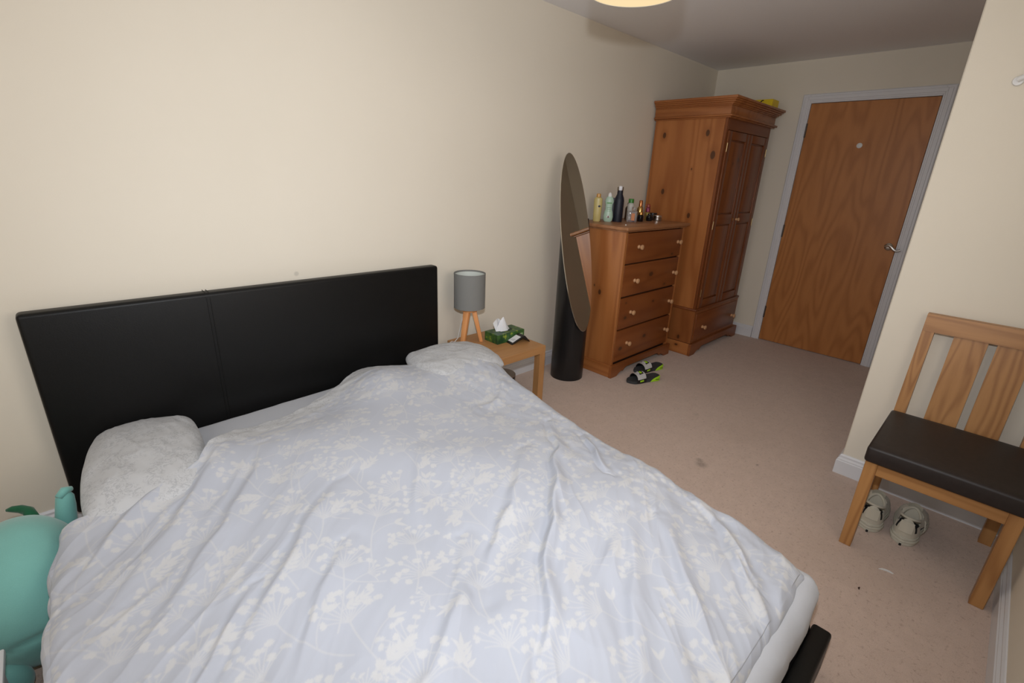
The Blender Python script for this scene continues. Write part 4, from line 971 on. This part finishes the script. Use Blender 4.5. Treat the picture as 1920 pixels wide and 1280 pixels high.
slide_shoe('charcoal and neon green slide sandal, toe against the chest plinth', (3.435, -.605, 0), math.atan2(.075, -.25), -1)

# ------------------------------------------------------------------ plush toy and the pale cabinet edge on the far left
M_TEAL = fabric('turquoise_plush', (.19, .45, .41), .95, .10, 420, .35, .35); M_DGREEN = fabric('dark_green_plush', (.012, .10, .045), .95, .1, 400, .3, .3)
ty = thing('plush_toy', 'big round turquoise plush toy squeezed beside the bed', 'soft toy', (-.03, -.565, 0))
def plushball(c, r, seed=0, n=56, pinch=None):
    P = []
    for i in range(n+1):
        th = PI*i/n; row = []
        for j in range(n+1):
            ph = 2*PI*(j % n)/n; d = Vector((math.sin(th)*math.cos(ph), math.sin(th)*math.sin(ph), math.cos(th))); k = 1+.018*float(fbm(np.array(d.x*1.6+seed+d.z), np.array(d.y*1.6+d.z*.7), 7+seed, 2))
            p = Vector((d.x*r[0]*k, d.y*r[1]*k, d.z*r[2]*k))
            if pinch: 
                q = d.normalized(); 
                for (pd_, w_, dep) in pinch: 
                    e = abs(q.dot(Vector(pd_[0]))-pd_[1]); p *= 1-dep*math.exp(-(e/w_)**2)
            row.append(tuple(Vector(c)+p))
        P.append(row)
    g = G(); g.grid(P); return g
part('body', plushball((-.026, -.565, .202), (.144, .205, .202), 0, pinch=[(((.05, -.62, -.78), .66), .035, .045), (((.75, -.55, -.35), .80), .03, .03)]), M_TEAL, ty, ang=2)
g = G(); g.tube([(.066, -.44, .24), (.076, -.43, .29), (.085, -.42, .340), (.089, -.415, .370), (.091, -.413, .388)], [.026, .027, .025, .022, .010], 18); part('ear', g, M_TEAL, ty, ang=2)
g = G(); g.tube([(.076, -.43, .380), (.092, -.418, .391), (.108, -.408, .386)], [.010, .013, .008], 14); part('ear_tip', g, M_TEAL, ty, ang=2)
part('flipper', plushball((-.105, -.745, .075), (.060, .045, .062), 3, 30), M_TEAL, ty, ang=2)
g = G(); g.tube([(-.042, -.365, .356), (-.030, -.368, .356), (-.012, -.375, .352), (.004, -.39, .345), (.012, -.43, .335)], [.004, .009, .012, .014, .016], 14); part('stalk', g, M_DGREEN, ty, ang=2, label='dark green stalk')
cbx = thing('low_cabinet', 'pale edge of a low white cabinet, cut off at the bottom left corner', 'cabinet', (-.26, -1.06, 0))
g = G(); g.box(-.50, -.072, -1.35, -.835, 0, .235, .006, 2); part('body', g, M_GLOSS, cbx)
g = G(); g.box(-.51, -.060, -1.36, -.825, .235, .252, .004, 2); part('top_board', g, M_GLOSS, cbx)
g = G(); g.box(-.072, -.068, -1.32, -.86, .03, .215, .001, 1); part('door', g, M_GLOSS, cbx)

# ------------------------------------------------------------------ small things
hk = thing('wall_hook', 'white plastic cord holder high on the wall above the chair', 'hook', (PX, -2.080, 1.755))
g = G(); g.lathe([(0, 0), (.015, 0), (.017, .004), (.015, .012), (0, .014)], (PX, -2.080, 1.757), 20, axis='x'); part('base', g, M_WHITE, hk)
g = G(); g.tube([(PX-.016, -2.078, 1.760), (PX-.020, -2.095, 1.768), (PX-.020, -2.20, 1.778), (PX-.018, -2.32, 1.785)], [.010, .010, .009, .009], 14); part('arm', g, M_WHITE, hk)
g = G(); pts = [(-.022, -.002), (-.010, .006), (.002, .007), (.014, .004), (.024, -.006), (.018, -.006), (.004, -.001), (-.012, -.001)]
g.prism(pts, .001, .004); solo('paper_scrap', g, M_WHITE, 'tiny white paper scrap on the carpet in front of the chair', 'scrap', (2.256, -2.223, 0), local=True, rotz=-1.2)
g = G(); g.prism([(-.006, -.002), (0, .003), (.006, .001), (.008, -.002), (0, -.003)], .0005, .004); solo('crumb', g, plain('dark_crumb', (.05, .025, .015), .8), 'dark crumb on the carpet beside the foot of the bed', 'crumb', (2.077, -2.174, 0), local=True)
